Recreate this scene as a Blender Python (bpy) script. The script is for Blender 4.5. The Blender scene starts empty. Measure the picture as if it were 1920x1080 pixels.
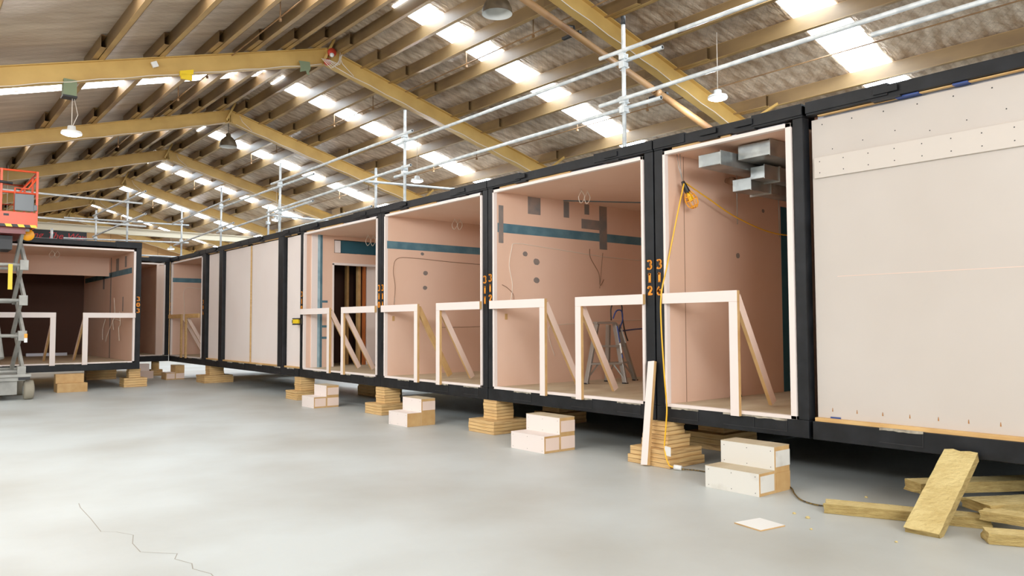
import bpy, math, random
from mathutils import Vector, Matrix
random.seed(7)
C = bpy.context.scene.collection
V = Vector

# ------------------------------------------------------------------ materials
def lin(c):
    return tuple(((x/255)/12.92 if x/255 <= .04045 else ((x/255+.055)/1.055)**2.4) for x in c)
def mat(name, rgb, rough=.6, metal=0, rgb2=None, scale=4, stretch=(1,1,1), detail=4, lo=.35, hi=.65, bump=0, bscale=None,
        emit=None, spec=.5, grid=None):
    m = bpy.data.materials.new(name); m.use_nodes = True
    nt = m.node_tree; N = nt.nodes; L = nt.links
    b = N['Principled BSDF']
    b.inputs['Base Color'].default_value = (*lin(rgb), 1)
    b.inputs['Roughness'].default_value = rough
    b.inputs['Metallic'].default_value = metal
    b.inputs['Specular IOR Level'].default_value = spec
    if emit:
        b.inputs['Emission Color'].default_value = (*lin(emit[0]), 1); b.inputs['Emission Strength'].default_value = emit[1]
    if rgb2 or bump:
        tc = N.new('ShaderNodeTexCoord'); mp = N.new('ShaderNodeMapping'); mp.inputs['Scale'].default_value = stretch
        L.new(tc.outputs['Object'], mp.inputs['Vector'])
    if rgb2:
        n = N.new('ShaderNodeTexNoise'); n.inputs['Scale'].default_value = scale; n.inputs['Detail'].default_value = detail
        L.new(mp.outputs[0], n.inputs['Vector'])
        r = N.new('ShaderNodeValToRGB'); r.color_ramp.elements[0].position = lo; r.color_ramp.elements[1].position = hi
        r.color_ramp.elements[0].color = (*lin(rgb), 1); r.color_ramp.elements[1].color = (*lin(rgb2), 1)
        L.new(n.outputs['Fac'], r.inputs['Fac']); out = r.outputs[0]
        if grid:
            br = N.new('ShaderNodeTexBrick'); br.inputs['Scale'].default_value = grid[0]
            br.inputs['Mortar Size'].default_value = .03; br.inputs['Mortar Smooth'].default_value = .3
            br.inputs['Color1'].default_value = br.inputs['Color2'].default_value = (1, 1, 1, 1)
            br.inputs['Mortar'].default_value = (grid[1],)*3+(1,)
            br.offset = 0; br.inputs['Brick Width'].default_value = .5; br.inputs['Row Height'].default_value = .5
            rot = N.new('ShaderNodeMapping'); rot.inputs['Rotation'].default_value = (0, 0, .785); L.new(tc.outputs['Object'], rot.inputs['Vector'])
            L.new(rot.outputs[0], br.inputs['Vector'])
            mx = N.new('ShaderNodeMix'); mx.data_type = 'RGBA'; mx.blend_type = 'MULTIPLY'; mx.inputs[0].default_value = 1
            L.new(out, mx.inputs[6]); L.new(br.outputs[0], mx.inputs[7]); out = mx.outputs[2]
        L.new(out, b.inputs['Base Color'])
    if bump:
        n2 = N.new('ShaderNodeTexNoise'); n2.inputs['Scale'].default_value = bscale or scale*3; n2.inputs['Detail'].default_value = 5
        L.new(mp.outputs[0], n2.inputs['Vector'])
        bp = N.new('ShaderNodeBump'); bp.inputs['Strength'].default_value = bump; bp.inputs['Distance'].default_value = .05
        L.new(n2.outputs['Fac'], bp.inputs['Height']); L.new(bp.outputs[0], b.inputs['Normal'])
    return m

M = {}
M['floor'] = mat('concrete', (170,170,162), .42, 0, (196,202,200), .45, (1,1,1), 9, .3, .62, .05, 9)
M['foil'] = mat('foil_insulation', (172,144,114), .42, .1, (232,212,186), 3.4, (.8,2.2,.8), 10, .36, .68, 1.0, 6, grid=(4.5,.82))
M['foil_left'] = mat('foil_insulation_left', (172,150,128), .45, .05, (208,190,168), 2.0, (.5,2.6,.5), 8, .3, .7, .9, 7, grid=(4.5,.86))
M['sky'] = mat('translucent_sheet', (255,255,255), .5, 0, emit=((226,242,255), 17))
M['sky_far'] = mat('translucent_mesh_sheet', (255,255,255), .5, 0, emit=((240,245,255), 9))
nt = M['sky_far'].node_tree; n_ = nt.nodes.new('ShaderNodeTexNoise'); n_.inputs['Scale'].default_value = 9; n_.inputs['Detail'].default_value = 3
r_ = nt.nodes.new('ShaderNodeValToRGB'); r_.color_ramp.elements[0].position = .40; r_.color_ramp.elements[1].position = .5; r_.color_ramp.elements[0].color = (.05,.04,.03,1); r_.color_ramp.elements[1].color = (.95,.93,.9,1)
t_ = nt.nodes.new('ShaderNodeTexCoord'); mp_ = nt.nodes.new('ShaderNodeMapping'); mp_.inputs['Scale'].default_value = (.5,1.4,1); nt.links.new(t_.outputs['Object'], mp_.inputs[0]); nt.links.new(mp_.outputs[0], n_.inputs['Vector'])
nt.links.new(n_.outputs['Fac'], r_.inputs['Fac']); nt.links.new(r_.outputs[0], nt.nodes['Principled BSDF'].inputs['Emission Color'])
M['tan'] = mat('tan_steel_paint', (212,172,94), .5, 0, (186,146,74), 1.6, (1,1,1), 6, .35, .75, .04, 8)
M['purlin'] = mat('purlin_steel', (196,160,98), .45, .1, (128,94,58), 1.3, (1,.5,1), 6, .35, .7)
M['purlin_web'] = mat('purlin_web_shaded', (150,120,76), .5, .0, (96,72,46), 1.5, (1,.4,1), 7, .3, .7)  # same steel as the flange, with the web's shade put into the colour
M['black'] = mat('black_steel', (9,11,14), .5, .0, (24,26,30), 5, (1,1,1), 6, .4, .75, .05, 12, spec=.3)
M['pink'] = mat('pink_plasterboard', (228,200,182), .75, 0, (236,210,194), .7, (1,1,1), 3, .3, .7)
M['pink_in'] = mat('pink_plasterboard_room', (226,184,156), .75, 0, (232,194,170), .8, (1,1,1), 4, .3, .7)
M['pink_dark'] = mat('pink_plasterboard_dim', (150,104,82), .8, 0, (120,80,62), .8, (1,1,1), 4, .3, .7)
M['pink_pale'] = mat('pale_plasterboard', (236,222,214), .7, 0, (240,228,221), .9, (1,1,1), 3, .3, .7)
M['panel_big'] = mat('cream_pink_sheet', (196,186,176), .7, 0, (202,193,184), .9, (1,1,1), 3, .3, .7)
M['panel_trim'] = mat('cream_pink_board', (208,198,187), .7)
M['pink_trim'] = mat('pale_pink_trim', (236,222,214), .65)
M['blue'] = mat('blue_wall_tape', (84,122,134), .7, 0, (66,104,120), 5, (1,1,1), 6, .4, .65)
M['blue_pale'] = mat('blue_wall_tape_pale', (160,190,200), .7, 0, (120,155,168), 4, (1,1,1), 6, .4, .65)
M['blue_grey'] = mat('grey_filled_joint', (140,124,114), .75, 0, (112,110,108), 6, (1,1,1), 6, .35, .7)
M['plate'] = mat('dark_grey_plate', (84,88,90), .4, .2)
M['rust'] = mat('rust_stain', (170,112,50), .8)
M['teal'] = mat('teal_membrane', (30,84,100), .6)
M['mdf'] = mat('raw_timber_edge', (205,165,108), .65, 0, (186,142,84), 5, (1,1,1), 5, .35, .7)
M['ply'] = mat('plywood_floor', (205,190,160), .7, 0, (178,158,126), 2.0, (.6,2,1), 6, .3, .75)
M['lvl'] = mat('packing_timber', (228,190,128), .65, 0, (204,156,92), 3, (1,1,14), 5, .35, .65, .1, 8)
M['lvl2'] = mat('packing_timber_worn', (216,176,116), .65, 0, (172,126,74), 4, (1,1,14), 5, .45, .7, .1, 8)
M['line'] = mat('dark_joint', (120,86,50), .8)
M['whiteboard'] = mat('white_faced_board', (222,218,208), .5, 0, (196,190,178), 4, (1,1,1), 6, .55, .75)
M['galv'] = mat('galvanised_tube', (232,236,236), .35, .15, (204,210,212), 8, (1,1,1), 4, .4, .6)
M['duct'] = mat('galvanised_duct', (176,180,178), .3, .75, (140,146,146), 4, (1,1,1), 5, .4, .6, .05)
M['alu'] = mat('aluminium', (160,158,152), .35, .6)
M['orange'] = mat('orange_paint', (226,74,28), .4)
M['redpaint'] = mat('dark_red_paint', (120,20,16), .35)
M['liftgrey'] = mat('lift_grey_paint', (168,167,160), .45, 0, (140,139,132), 3, (1,1,1), 4, .4, .7)
M['rubber'] = mat('solid_grey_tyre', (150,142,124), .8)
M['dark'] = mat('dark_plastic', (22,22,24), .5)
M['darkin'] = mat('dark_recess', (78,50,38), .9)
M['wool'] = mat('mineral_wool', (216,194,130), .95, 0, (192,166,102), 6, (1,1,3), 8, .35, .7, .5, 25)
M['woolside'] = mat('mineral_wool_side', (190,164,100), .95, 0, (156,128,70), 8, (1,1,6), 8, .35, .7, .6, 30)  # sides and underside darker than the top face
M['yellow'] = mat('yellow_cable', (240,178,20), .4)
M['yellowp'] = mat('yellow_plastic', (240,200,20), .4)
M['cage'] = mat('orange_lamp_cage', (246,160,20), .35)
M['stencil'] = mat('orange_stencil_paint', (252,148,20), .6)
M['wirewhite'] = mat('white_cable', (226,214,196), .5)
M['wirebrown'] = mat('brown_cable', (120,84,58), .6)
M['bell'] = mat('aged_lamp_shade', (96,82,62), .45, .3, (70,58,44), 5)
M['bellin'] = mat('lamp_shade_inside', (196,196,190), .5)
M['led'] = mat('led_lens', (255,255,255), .3, 0, emit=((225,238,255), 40))
M['pipe'] = mat('rusty_pipe', (150,112,66), .55, .1, (112,76,44), 2, (1,1,1), 6, .35, .7, .1)
M['endply'] = mat('gable_plywood', (206,158,98), .6, 0, (190,140,82), 1.2, (1,1,.5), 4, .35, .65)
M['clad'] = mat('grey_cladding', (150,140,125), .7)
M['palebeam'] = mat('pale_steel', (206,196,172), .6)
M['signblack'] = mat('sign_board', (30,30,32), .6)
M['signred'] = mat('sign_red_letters', (196,30,34), .5)
M['white'] = mat('white_plastic', (240,240,236), .4)
M['blueplastic'] = mat('blue_plastic', (36,64,130), .5)
M['greenpaint'] = mat('green_bracket_paint', (112,124,92), .6)
M['redcable'] = mat('red_fitting', (200,56,34), .5)
M['membrane'] = mat('torn_membrane', (190,180,160), .8, 0, (120,112,98), 9)
M['cord'] = mat('black_yellow_cable', (130,100,24), .5, 0, (30,26,18), 60, (1,1,1), 2, .45, .55)
M['grime'] = mat('floor_crack_dirt', (150,146,134), .9)
M['trim_wood'] = mat('pine_batten', (222,180,116), .6, 0, (204,156,92), 3, (1,1,6))
M['copper'] = mat('copper_stud', (180,96,46), .5)
M['film'] = mat('silver_film', (196,196,204), .3, .3)

# ------------------------------------------------------------------ mesh builder
class MB:
    def __init__(s): s.v = []; s.f = []; s.m = []; s.smooth = []
    def _add(s, vs, fs, mi=0, sm=False):
        o = len(s.v); s.v += [V(v) for v in vs]
        for k, f in enumerate(fs):
            s.f.append([i+o for i in f]); s.m.append(mi[k] if isinstance(mi, (list, tuple)) else mi); s.smooth.append(sm)
        return s
    def box(s, x0, x1, y0, y1, z0, z1, mi=0):
        # face order: -x +x -y +y -z +z
        vs = [(x, y, z) for x in (x0, x1) for y in (y0, y1) for z in (z0, z1)]
        fs = [(0,1,3,2), (4,6,7,5), (0,4,5,1), (2,3,7,6), (0,2,6,4), (1,5,7,3)]
        return s._add(vs, fs, mi)
    def obox(s, c, ax, ay, az, dx, dy, dz, mi=0):
        c = V(c); ax = V(ax).normalized()*dx/2; ay = V(ay).normalized()*dy/2; az = V(az).normalized()*dz/2
        vs = [c+i*ax+j*ay+k*az for i in (-1,1) for j in (-1,1) for k in (-1,1)]
        fs = [(0,1,3,2), (4,6,7,5), (0,4,5,1), (2,3,7,6), (0,2,6,4), (1,5,7,3)]
        return s._add(vs, fs, mi)
    def prism(s, prof, p0, p1, up=(0,0,1), mi=0, sm=False):
        p0 = V(p0); p1 = V(p1); d = (p1-p0).normalized(); side = d.cross(V(up)).normalized(); u = side.cross(d)
        n = len(prof)
        vs = [p+side*a+u*b for p in (p0, p1) for a, b in prof]
        fs = [(i, (i+1) % n, n+(i+1) % n, n+i) for i in range(n)]
        s._add(vs, fs, mi, sm)
        o = len(s.v)-2*n
        s.f += [[o+i for i in reversed(range(n))], [o+n+i for i in range(n)]]; s.m += [mi if not isinstance(mi, (list,tuple)) else mi[0]]*2; s.smooth += [False]*2
        return s
    def ibeam(s, p0, p1, h, w, t=.012, up=(0,0,1)):
        # profile top at b=0, bottom at b=-h
        a = w/2; q = t/2
        pr = [(-a,0), (a,0), (a,-t), (q,-t), (q,-h+t), (a,-h+t), (a,-h), (-a,-h), (-a,-h+t), (-q,-h+t), (-q,-t), (-a,-t)]
        return s.prism(pr, p0, p1, up)
    def bar(s, p0, p1, w, h, up=(0,0,1), mi=0):
        p0 = V(p0); p1 = V(p1); d = (p1-p0); side = d.cross(V(up)).normalized(); u = side.cross(d).normalized()
        return s.obox((p0+p1)/2, d, side, u, d.length, w, h, mi)
    def tube(s, pts, r, n=10, mi=0, cap=True):
        pts = [V(p) for p in pts]; rings = []
        rr = r if isinstance(r, (list, tuple)) else [r]*len(pts)
        prev = None
        for i, p in enumerate(pts):
            d = (pts[min(i+1, len(pts)-1)]-pts[max(i-1, 0)]).normalized()
            if prev is None:
                a = d.cross(V((0,0,1))) if abs(d.z) < .9 else d.cross(V((1,0,0)))
            else: a = prev-d*prev.dot(d)
            a.normalize(); prev = a; b = d.cross(a)
            rings.append([p+rr[i]*(math.cos(t)*a+math.sin(t)*b) for t in [2*math.pi*k/n for k in range(n)]])
        vs = [q for ring in rings for q in ring]; fs = []
        for i in range(len(pts)-1):
            for k in range(n): fs.append((i*n+k, i*n+(k+1) % n, (i+1)*n+(k+1) % n, (i+1)*n+k))
        s._add(vs, fs, mi, True)
        if cap:
            o = len(s.v)-len(vs)
            s.f += [[o+i for i in reversed(range(n))], [o+len(vs)-n+i for i in range(n)]]; s.m += [mi]*2; s.smooth += [False]*2
        return s
    def hollow(s, p0, p1, r, n=12, mi=0, mi2=0):
        p0 = V(p0); p1 = V(p1); d = (p1-p0).normalized()
        s.tube([p0, p1], r, n, mi, cap=False)
        s.tube([p0+d*.001, p1-d*.001], r*.8, n, mi2, cap=False)
        # annular ends
        a = d.cross(V((0,0,1))) if abs(d.z) < .9 else d.cross(V((1,0,0)))
        a.normalize(); b = d.cross(a)
        for p in (p0, p1):
            o = [p+r*(math.cos(t)*a+math.sin(t)*b) for t in [2*math.pi*k/n for k in range(n)]]
            i_ = [p+r*.8*(math.cos(t)*a+math.sin(t)*b) for t in [2*math.pi*k/n for k in range(n)]]
            s._add(o+i_, [(k, (k+1) % n, n+(k+1) % n, n+k) for k in range(n)], mi)
        # dark plugs a little inside
        for p, sg in ((p0, 1), (p1, -1)):
            q = p+d*sg*.004
            s._add([q+r*.8*(math.cos(t)*a+math.sin(t)*b) for t in [2*math.pi*k/n for k in range(n)]], [tuple(range(n))], mi2)
        return s
    def lathe(s, prof, c, n=24, axis='z', mi=0):
        c = V(c); vs = []
        for r, h in prof:
            for k in range(n):
                t = 2*math.pi*k/n
                if axis == 'z': vs.append(c+V((r*math.cos(t), r*math.sin(t), h)))
                elif axis == 'x': vs.append(c+V((h, r*math.cos(t), r*math.sin(t))))
                else: vs.append(c+V((r*math.cos(t), h, r*math.sin(t))))
        fs = [(i*n+k, i*n+(k+1) % n, (i+1)*n+(k+1) % n, (i+1)*n+k) for i in range(len(prof)-1) for k in range(n)]
        return s._add(vs, fs, mi, True)
    def poly(s, pts, mi=0): return s._add(pts, [tuple(range(len(pts)))], mi)
    def build(s, name, mats, parent=None, bevel=0, sub=0):
        if not isinstance(mats, (list, tuple)): mats = [mats]
        me = bpy.data.meshes.new(name)
        o = V((0,0,0))
        if parent is not None:
            p = parent
            while p is not None: o += V(p.location); p = p.parent
            base = o
        else:
            lo = V([min(v[i] for v in s.v) for i in range(3)]); hi = V([max(v[i] for v in s.v) for i in range(3)])
            base = V(((lo.x+hi.x)/2, (lo.y+hi.y)/2, lo.z))
        me.from_pydata([v-base for v in s.v], [], s.f)
        for mm in mats: me.materials.append(M[mm])
        for p, mi, sm in zip(me.polygons, s.m, s.smooth): p.material_index = mi; p.use_smooth = sm
        me.update()
        ob = bpy.data.objects.new(name, me); C.objects.link(ob)
        if parent is None: ob.location = base
        else: ob.parent = parent
        if bevel:
            b = ob.modifiers.new('bevel', 'BEVEL'); b.width = bevel; b.segments = 2; b.limit_method = 'ANGLE'
        return ob
def tag(o, label, cat, group=None, kind=None):
    if label: o['label'] = label
    if cat: o['category'] = cat
    if group: o['group'] = group
    if kind: o['kind'] = kind
    return o
def thing(name, loc, label, cat, group=None):
    o = bpy.data.objects.new(name, None); C.objects.link(o); o.location = loc; o.empty_display_size = .1
    return tag(o, label, cat, group)
def struct(o, label=None, cat=None):
    o['kind'] = 'structure'
    if label: o['label'] = label
    if cat: o['category'] = cat
    return o
def pieces(name, boxes, mats, parent, bevel=0):
    out = []
    for b in boxes:
        m = MB(); m.box(*b); out.append(m.build(name, mats, parent, bevel))
    return out
ORD = ['first','second','third','fourth','fifth','sixth','seventh','eighth','ninth','tenth','eleventh','twelfth','thirteenth','fourteenth']

# ------------------------------------------------------------------ camera
f = 1433.
yv = V((-1170, 73, f)).normalized(); xv = V((1760, 62, f)); xv = (xv-xv.dot(yv)*yv).normalized(); zv = xv.cross(yv)
if zv.y > 0: zv = -zv
# rows of world-from-cam (cam: right, down, forward)
right = V((xv.x, yv.x, zv.x)); down = V((xv.y, yv.y, zv.y)); fwd = V((xv.z, yv.z, zv.z))
cam = bpy.data.objects.new('camera', bpy.data.cameras.new('camera')); C.objects.link(cam)
cam.data.sensor_width = 36; cam.data.lens = f/1920*36; cam.data.clip_end = 200
mw = Matrix.Identity(4)
for i in range(3):
    mw[i][0] = right[i]; mw[i][1] = -down[i]; mw[i][2] = -fwd[i]
mw.translation = V((0, 0, 1.6)); cam.matrix_world = mw
bpy.context.scene.camera = cam

# ------------------------------------------------------------------ building shell
RX, RZ, SL = 7.1, 7.77, .28            # ridge line and roof slope
XL, XR, YB, YE = -3.6, 17.8, -7.0, 45.6
def rz(x): return RZ-SL*abs(x-RX)
m = MB(); m.box(XL-.2, XR+.2, YB, YE+.2, -.2, 0); struct(m.build('floor', 'floor'), 'pale grey polished concrete workshop floor', 'floor')
m = MB()
m.poly([(RX, YB, RZ), (XR+.2, YB, rz(XR+.2)), (XR+.2, YE+.2, rz(XR+.2)), (RX, YE+.2, RZ)])
m.poly([(RX, YB, RZ+.06), (RX, YE+.2, RZ+.06), (XR+.2, YE+.2, rz(XR+.2)+.06), (XR+.2, YB, rz(XR+.2)+.06)])
m._add([(RX, YB, RZ), (RX, YE+.2, RZ), (XL-.2, YE+.2, rz(XL-.2)), (XL-.2, YB, rz(XL-.2))], [(0,1,2,3)], 1)
m._add([(RX, YB, RZ+.06), (RX, YE+.2, RZ+.06), (XL-.2, YE+.2, rz(XL-.2)+.06), (XL-.2, YB, rz(XL-.2)+.06)], [(3,2,1,0)], 1)
struct(m.build('ceiling', ['foil', 'foil_left']), 'foil and mesh lined underside of the pitched roof', 'ceiling')
m = MB(); m.box(XR, XR+.15, YB, YE, 0, rz(XR)); struct(m.build('wall_right', 'clad'), 'grey clad side wall behind the rooms', 'wall')
m = MB(); m.box(XL-.15, XL, YB, YE, 0, rz(XL)); struct(m.build('wall_left', 'clad'), 'grey clad side wall on the left', 'wall')
m = MB()
m.prism([(0,0), (XR-XL,0), (XR-XL,rz(XR)), (RX-XL,RZ), (0,rz(XL))], (XL, YE, 0), (XL, YE+.12, 0))
# prism side axis: build directly instead
m = MB()
pf = [(XL,0), (XR,0), (XR,rz(XR)), (RX,RZ), (XL,rz(XL))]
vs = [(x, YE, z) for x, z in pf]+[(x, YE+.12, z) for x, z in pf]
m._add(vs, [(0,1,2,3,4), (9,8,7,6,5)]+[(i, i+5, (i+1) % 5+5, (i+1) % 5) for i in range(5)])
x = XL+.8
wb = struct(m.build('wall_back', 'endply'), 'plywood lined gable wall at the far end', 'wall')
m = MB()
while x < XR:
    m.box(x-.008, x+.008, YE-.012, YE-.002, 0, rz(x)-.05); x += 1.2
m.box(XL, XR, YE-.012, YE-.002, 4.78, 4.8)
m.build('panel_joint', 'line', wb)

FR = [8.95+6*i for i in range(7)]      # portal frames
# skylights: one sheet per bay on each slope
k = 1
BAYS = [12.22-6*3+6*i for i in range(9)]
for i, yb in enumerate(BAYS):
    if yb < -4 or yb > YE: continue
    for side in (1, -1):
        m = MB()
        x0, x1 = (RX+.22, XR-.6) if side > 0 else (XL+.6, RX-.22)
        hw = .36 if side > 0 else .27; ys = yb-(0 if side > 0 else .35)
        a = (x0, ys-hw, rz(x0)-.012); b = (x1, ys-hw, rz(x1)-.012); c = (x1, ys+hw, rz(x1)-.012); d = (x0, ys+hw, rz(x0)-.012)
        m.poly([a, b, c, d])
        struct(m.build('window_%d' % k, 'sky' if side > 0 else 'sky_far'), 'translucent roof light strip, %s slope, %s bay along the hall' % ('right' if side > 0 else 'left', ORD[i]), 'skylight'); k += 1

# rafters
RT = RZ-.27                            # top line of rafters at ridge
def rt(x): return RT-SL*abs(x-RX)
for i, y in enumerate(FR):
    for side in (1, -1):
        xe = XR-.05 if side > 0 else XL+.05
        t = thing('roof_rafter', (RX, y, rt(RX)), 'tan painted steel rafter on the %s roof slope, %s frame from the camera' % ('right' if side > 0 else 'left', ORD[i]), 'rafter', 'steel rafters of the portal frames')
        m = MB(); m.ibeam((RX+side*.01, y, rt(RX)), (xe, y, rt(xe)), .34, .17, .014); m.build('beam', 'tan', t)
        m = MB(); m.box(min(xe, xe-side*.3), max(xe, xe-side*.3), y-.09, y+.09, 0, rt(xe)-.3); m.build('column', 'tan', t)
        m = MB(); m.box(RX+side*.012 if side > 0 else RX-.024, RX+.024 if side > 0 else RX-.012, y-.085, y+.085, RT-.345, RT+.0); m.build('end_plate', 'tan', t)
        # cable clipped along the bottom flange
        m = MB(); pts = []
        for q in range(22):
            xx = RX+side*(.15+q*.42)
            pts.append((xx, y-.10, rt(xx)-.34-(.02 if q % 2 else 0)))
        m.tube(pts, .008, 5); m.build('clipped_cable', 'wirewhite', t)
        if side > 0 and i > 0:
            m = MB(); m.tube([(RX+.25, y-.1, rt(RX+.25)-.05), (RX+.32, y-.11, rt(RX+.3)-.2), (RX+.6, y-.1, rt(RX+.6)-.33)], .008, 5); m.build('cable', 'wirewhite', t)
    m = MB(); m.bar((RX+.12, y-.12, RT+.2), (RX-.12, y-.12, RT-.32), .05, .05, (0,1,0))
    tag(m.build('apex_strut', 'tan'), 'short slanting steel strut at the apex of the %s frame from the camera' % ORD[i], 'strut', 'apex struts')
    m = MB(); m.bar((13.15, y-.95, rt(13.15)+.02), (13.15, y-.06, rt(13.15)-.3), .045, .045, (1,0,0))
    tag(m.build('fly_brace', 'tan'), 'thin steel brace from rafter foot up to the roof, %s frame from the camera' % ORD[i], 'brace', 'fly braces by the right eave')

# purlins
PR = [7.36, 8.0, 8.7, 9.45, 10.4, 11.3, 13.15, 14.95, 16.8]
PLf = [6.80, 6.15, 5.45, 4.7, 3.75, 2.75, .95, -.9, -2.7]
def cee(m, x, y0, y1, ztop, h=.2, w=.075, t=.006, dz=0):
    m.box(x, x+t, y0, y1, ztop-h-dz+t, ztop-dz-t, 1); m.box(x, x+w, y0, y1, ztop-h-dz, ztop-h+t-dz)
    m.box(x+w-t, x+w, y0, y1, ztop-h-dz, ztop-h+.02-dz); m.box(x, x+w, y0, y1, ztop-t-dz, ztop-dz)
for side, P in (('right', PR), ('left', PLf)):
    for i, x in enumerate(P):
        m = MB(); zt = min(rz(x), rz(x+.075))-.004
        cee(m, x, YB+.2, YE-.02, zt, .25, .09)
        for y in FR:
            cee(m, x-.098, y-.75, y+.7, zt-.03, .215, .09)
        tag(m.build('roof_purlin', ('purlin', 'purlin_web')), 'tan steel purlin along the %s roof slope, %s down from the ridge' % (side, ORD[i]), 'purlin', 'steel purlins under the roof')
# thin rods along the roof
for i, (x, dz) in enumerate([(9.05, .28), (12.2, .22), (5.1, .3)]):
    m = MB(); zz = rz(x)-dz; m.tube([(x, 2, zz), (x, 44, zz)], .012, 6)
    for y in FR[:-1]:
        for dy in (1.5, 3.6): m.tube([(x, y+dy, zz-.06), (x, y+dy, rz(x)-.01)], .01, 5); m.box(x-.02, x+.02, y+dy-.02, y+dy+.02, zz-.07, zz-.02)
    tag(m.build('conduit', 'pipe'), ['thin brown conduit on the right slope, higher of the two', 'thin brown conduit low on the right slope', 'thin brown conduit running along the left slope'][i], 'conduit')

# rusty pipe beside the nearest rafter
t = thing('pipe', (7.25, 8.5, 6.2), 'brown rusty pipe hung beside the nearest rafter', 'pipe')
def pz(x): return 6.42-.2745*(x-7.21)
m = MB(); m.tube([(6.9, 8.5, pz(6.9)), (10.15, 8.5, pz(10.15))], .055, 14); m.tube([(10.15, 8.5, pz(10.15)), (17.4, 8.5, pz(17.4))], .062, 14); m.build('tube', 'pipe', t)
m = MB(); m.tube([(10.12, 8.5, pz(10.12)), (10.22, 8.5, pz(10.22))], .075, 14); m.build('coupling', 'pipe', t)
for x in (8.3, 10.4, 12.4):
    m = MB(); m.tube([(x, 8.56, pz(x)), (x, 8.6, pz(x)+.2), (x, 8.8, pz(x)+.28)], .02, 6); m.box(x-.03, x+.03, 8.45, 8.85, pz(x)+.05, pz(x)+.09); m.build('hanger', 'dark', t)
m = MB(); m.tube([(6.9, 8.5, pz(6.9)), (6.98, 8.5, pz(6.98))], .1, 14); m.build('flange', 'redcable', t)

# far pale tie beam, gable sign
m = MB(); m.ibeam((3.2, 32, 5.36), (13.2, 32, 5.36), .26, .16, .02); tag(m.build('tie_beam', 'palebeam'), 'long pale horizontal steel beam crossing the far end of the hall', 'beam')
t = thing('sign', (6.0, YE-.1, 6.1), 'black sign with red script lettering on the far gable wall', 'sign')
m = MB(); m.box(4.2, 7.98, YE-.1, YE-.04, 5.98, 6.6); m.build('sign_board', 'signblack', t)
m = MB(); m.box(4.15, 8.03, YE-.13, YE-.04, 6.6, 6.66); m.box(4.15, 8.03, YE-.13, YE-.04, 5.93, 5.98); m.box(7.98, 8.03, YE-.13, YE-.04, 5.93, 6.66); m.box(4.15, 4.2, YE-.13, YE-.04, 5.93, 6.66); m.build('sign_frame', 'dark', t)
xw_ = 4.3
for word in ('Changing', 'The', 'Way'):
    cu = bpy.data.curves.new('lettering', 'FONT'); cu.body = word; cu.size = .46; cu.shear = .35; cu.extrude = .004
    tmp = bpy.data.objects.new('tmp', cu); C.objects.link(tmp); bpy.context.view_layer.update()
    me = bpy.data.meshes.new_from_object(tmp.evaluated_get(bpy.context.evaluated_depsgraph_get())); bpy.data.objects.remove(tmp)
    me.materials.clear(); me.materials.append(M['signred'])
    for v in me.vertices: v.co = V((v.co.x, -v.co.z, v.co.y))
    lt = bpy.data.objects.new('lettering', me); C.objects.link(lt); lt.parent = t; lt.location = V((xw_, YE-.115, 6.14))-V(t.location)
    xw_ += max(v.co.x for v in me.vertices)+.12

# ------------------------------------------------------------------ lamps
def highbay(x, y, z, label, lit=True):
    ztop = rz(x)-.25
    t = thing('high_bay_light', (x, y, z), label, 'pendant light', 'round white high bay lights')
    m = MB(); m.lathe([(.0,.14), (.06,.14), (.07,.07), (.15,.05), (.165,.02), (.165,0), (.15,0)], (x,y,z), 24); m.build('housing', 'white', t)
    m = MB(); m.lathe([(.0,-.03), (.1,-.025), (.15,-.004)], (x,y,z), 24); m.build('lens', 'led', t)
    m = MB(); m.tube([(x,y,z+.13), (x,y,ztop)], .006, 5); m.build('hanging_wire', 'wirewhite', t)
    l = bpy.data.lights.new('led_glow', 'POINT'); l.energy = 190; l.shadow_soft_size = .05; l.color = (.9,.95,1)
    lo = bpy.data.objects.new('led_glow', l); C.objects.link(lo); lo.location = (x, y, z-.06)
highbay(10.7, 7.63, 5.38, 'lit round light hanging beside the nearest rafter above opening 316')
highbay(10.7, 17.06, 5.38, 'lit round light hanging above opening 311 behind the scaffold post')
highbay(10.7, 26.5, 5.38, 'lit round light hanging over the rooms in the middle distance')
highbay(10.7, 39.7, 5.38, 'lit round light hanging farthest away near the gable wall')
t = thing('high_bay_light', (2.37, 14.95, 4.92), 'lit round light hung from a green bracket under the left rafter', 'pendant light', 'round white high bay lights')
x, y, z = 2.37, 14.95, 4.92
m = MB(); m.lathe([(.0,.14), (.06,.14), (.07,.07), (.15,.05), (.165,.02), (.165,0), (.15,0)], (x,y,z), 24); m.build('housing', 'white', t)
m = MB(); m.lathe([(.0,-.03), (.1,-.025), (.15,-.004)], (x,y,z), 24); m.build('lens', 'led', t)
m = MB(); m.tube([(x,y,z+.13), (x,y,5.55)], .006, 5); m.tube([(x+.01,y,z+.13), (x+.09,y,z+.35), (x+.03,y,5.55)], .005, 5); m.build('hanging_wire', 'wirewhite', t)
m = MB(); m.box(2.22, 2.42, 14.85, 15.05, 5.57, 5.85); m.build('bracket', 'greenpaint', t); m = MB(); m.box(2.21, 2.43, 14.84, 15.06, 5.54, 5.57); m.build('bracket_base', 'dark', t)
l = bpy.data.lights.new('led_glow', 'POINT'); l.energy = 190; l.shadow_soft_size = .05; lo = bpy.data.objects.new('led_glow', l); C.objects.link(lo); lo.location = (x, y, z-.06)
t = thing('tube_light', (1.9, 26.5, 4.35), 'lit linear light behind the orange lift platform', 'light')
m = MB(); m.box(1.2, 3.05, 26.4, 26.6, 4.35, 4.45); m.build('housing', 'white', t); m = MB(); m.box(1.25, 3.0, 26.42, 26.58, 4.33, 4.349); m.build('lens', 'led', t)
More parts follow.
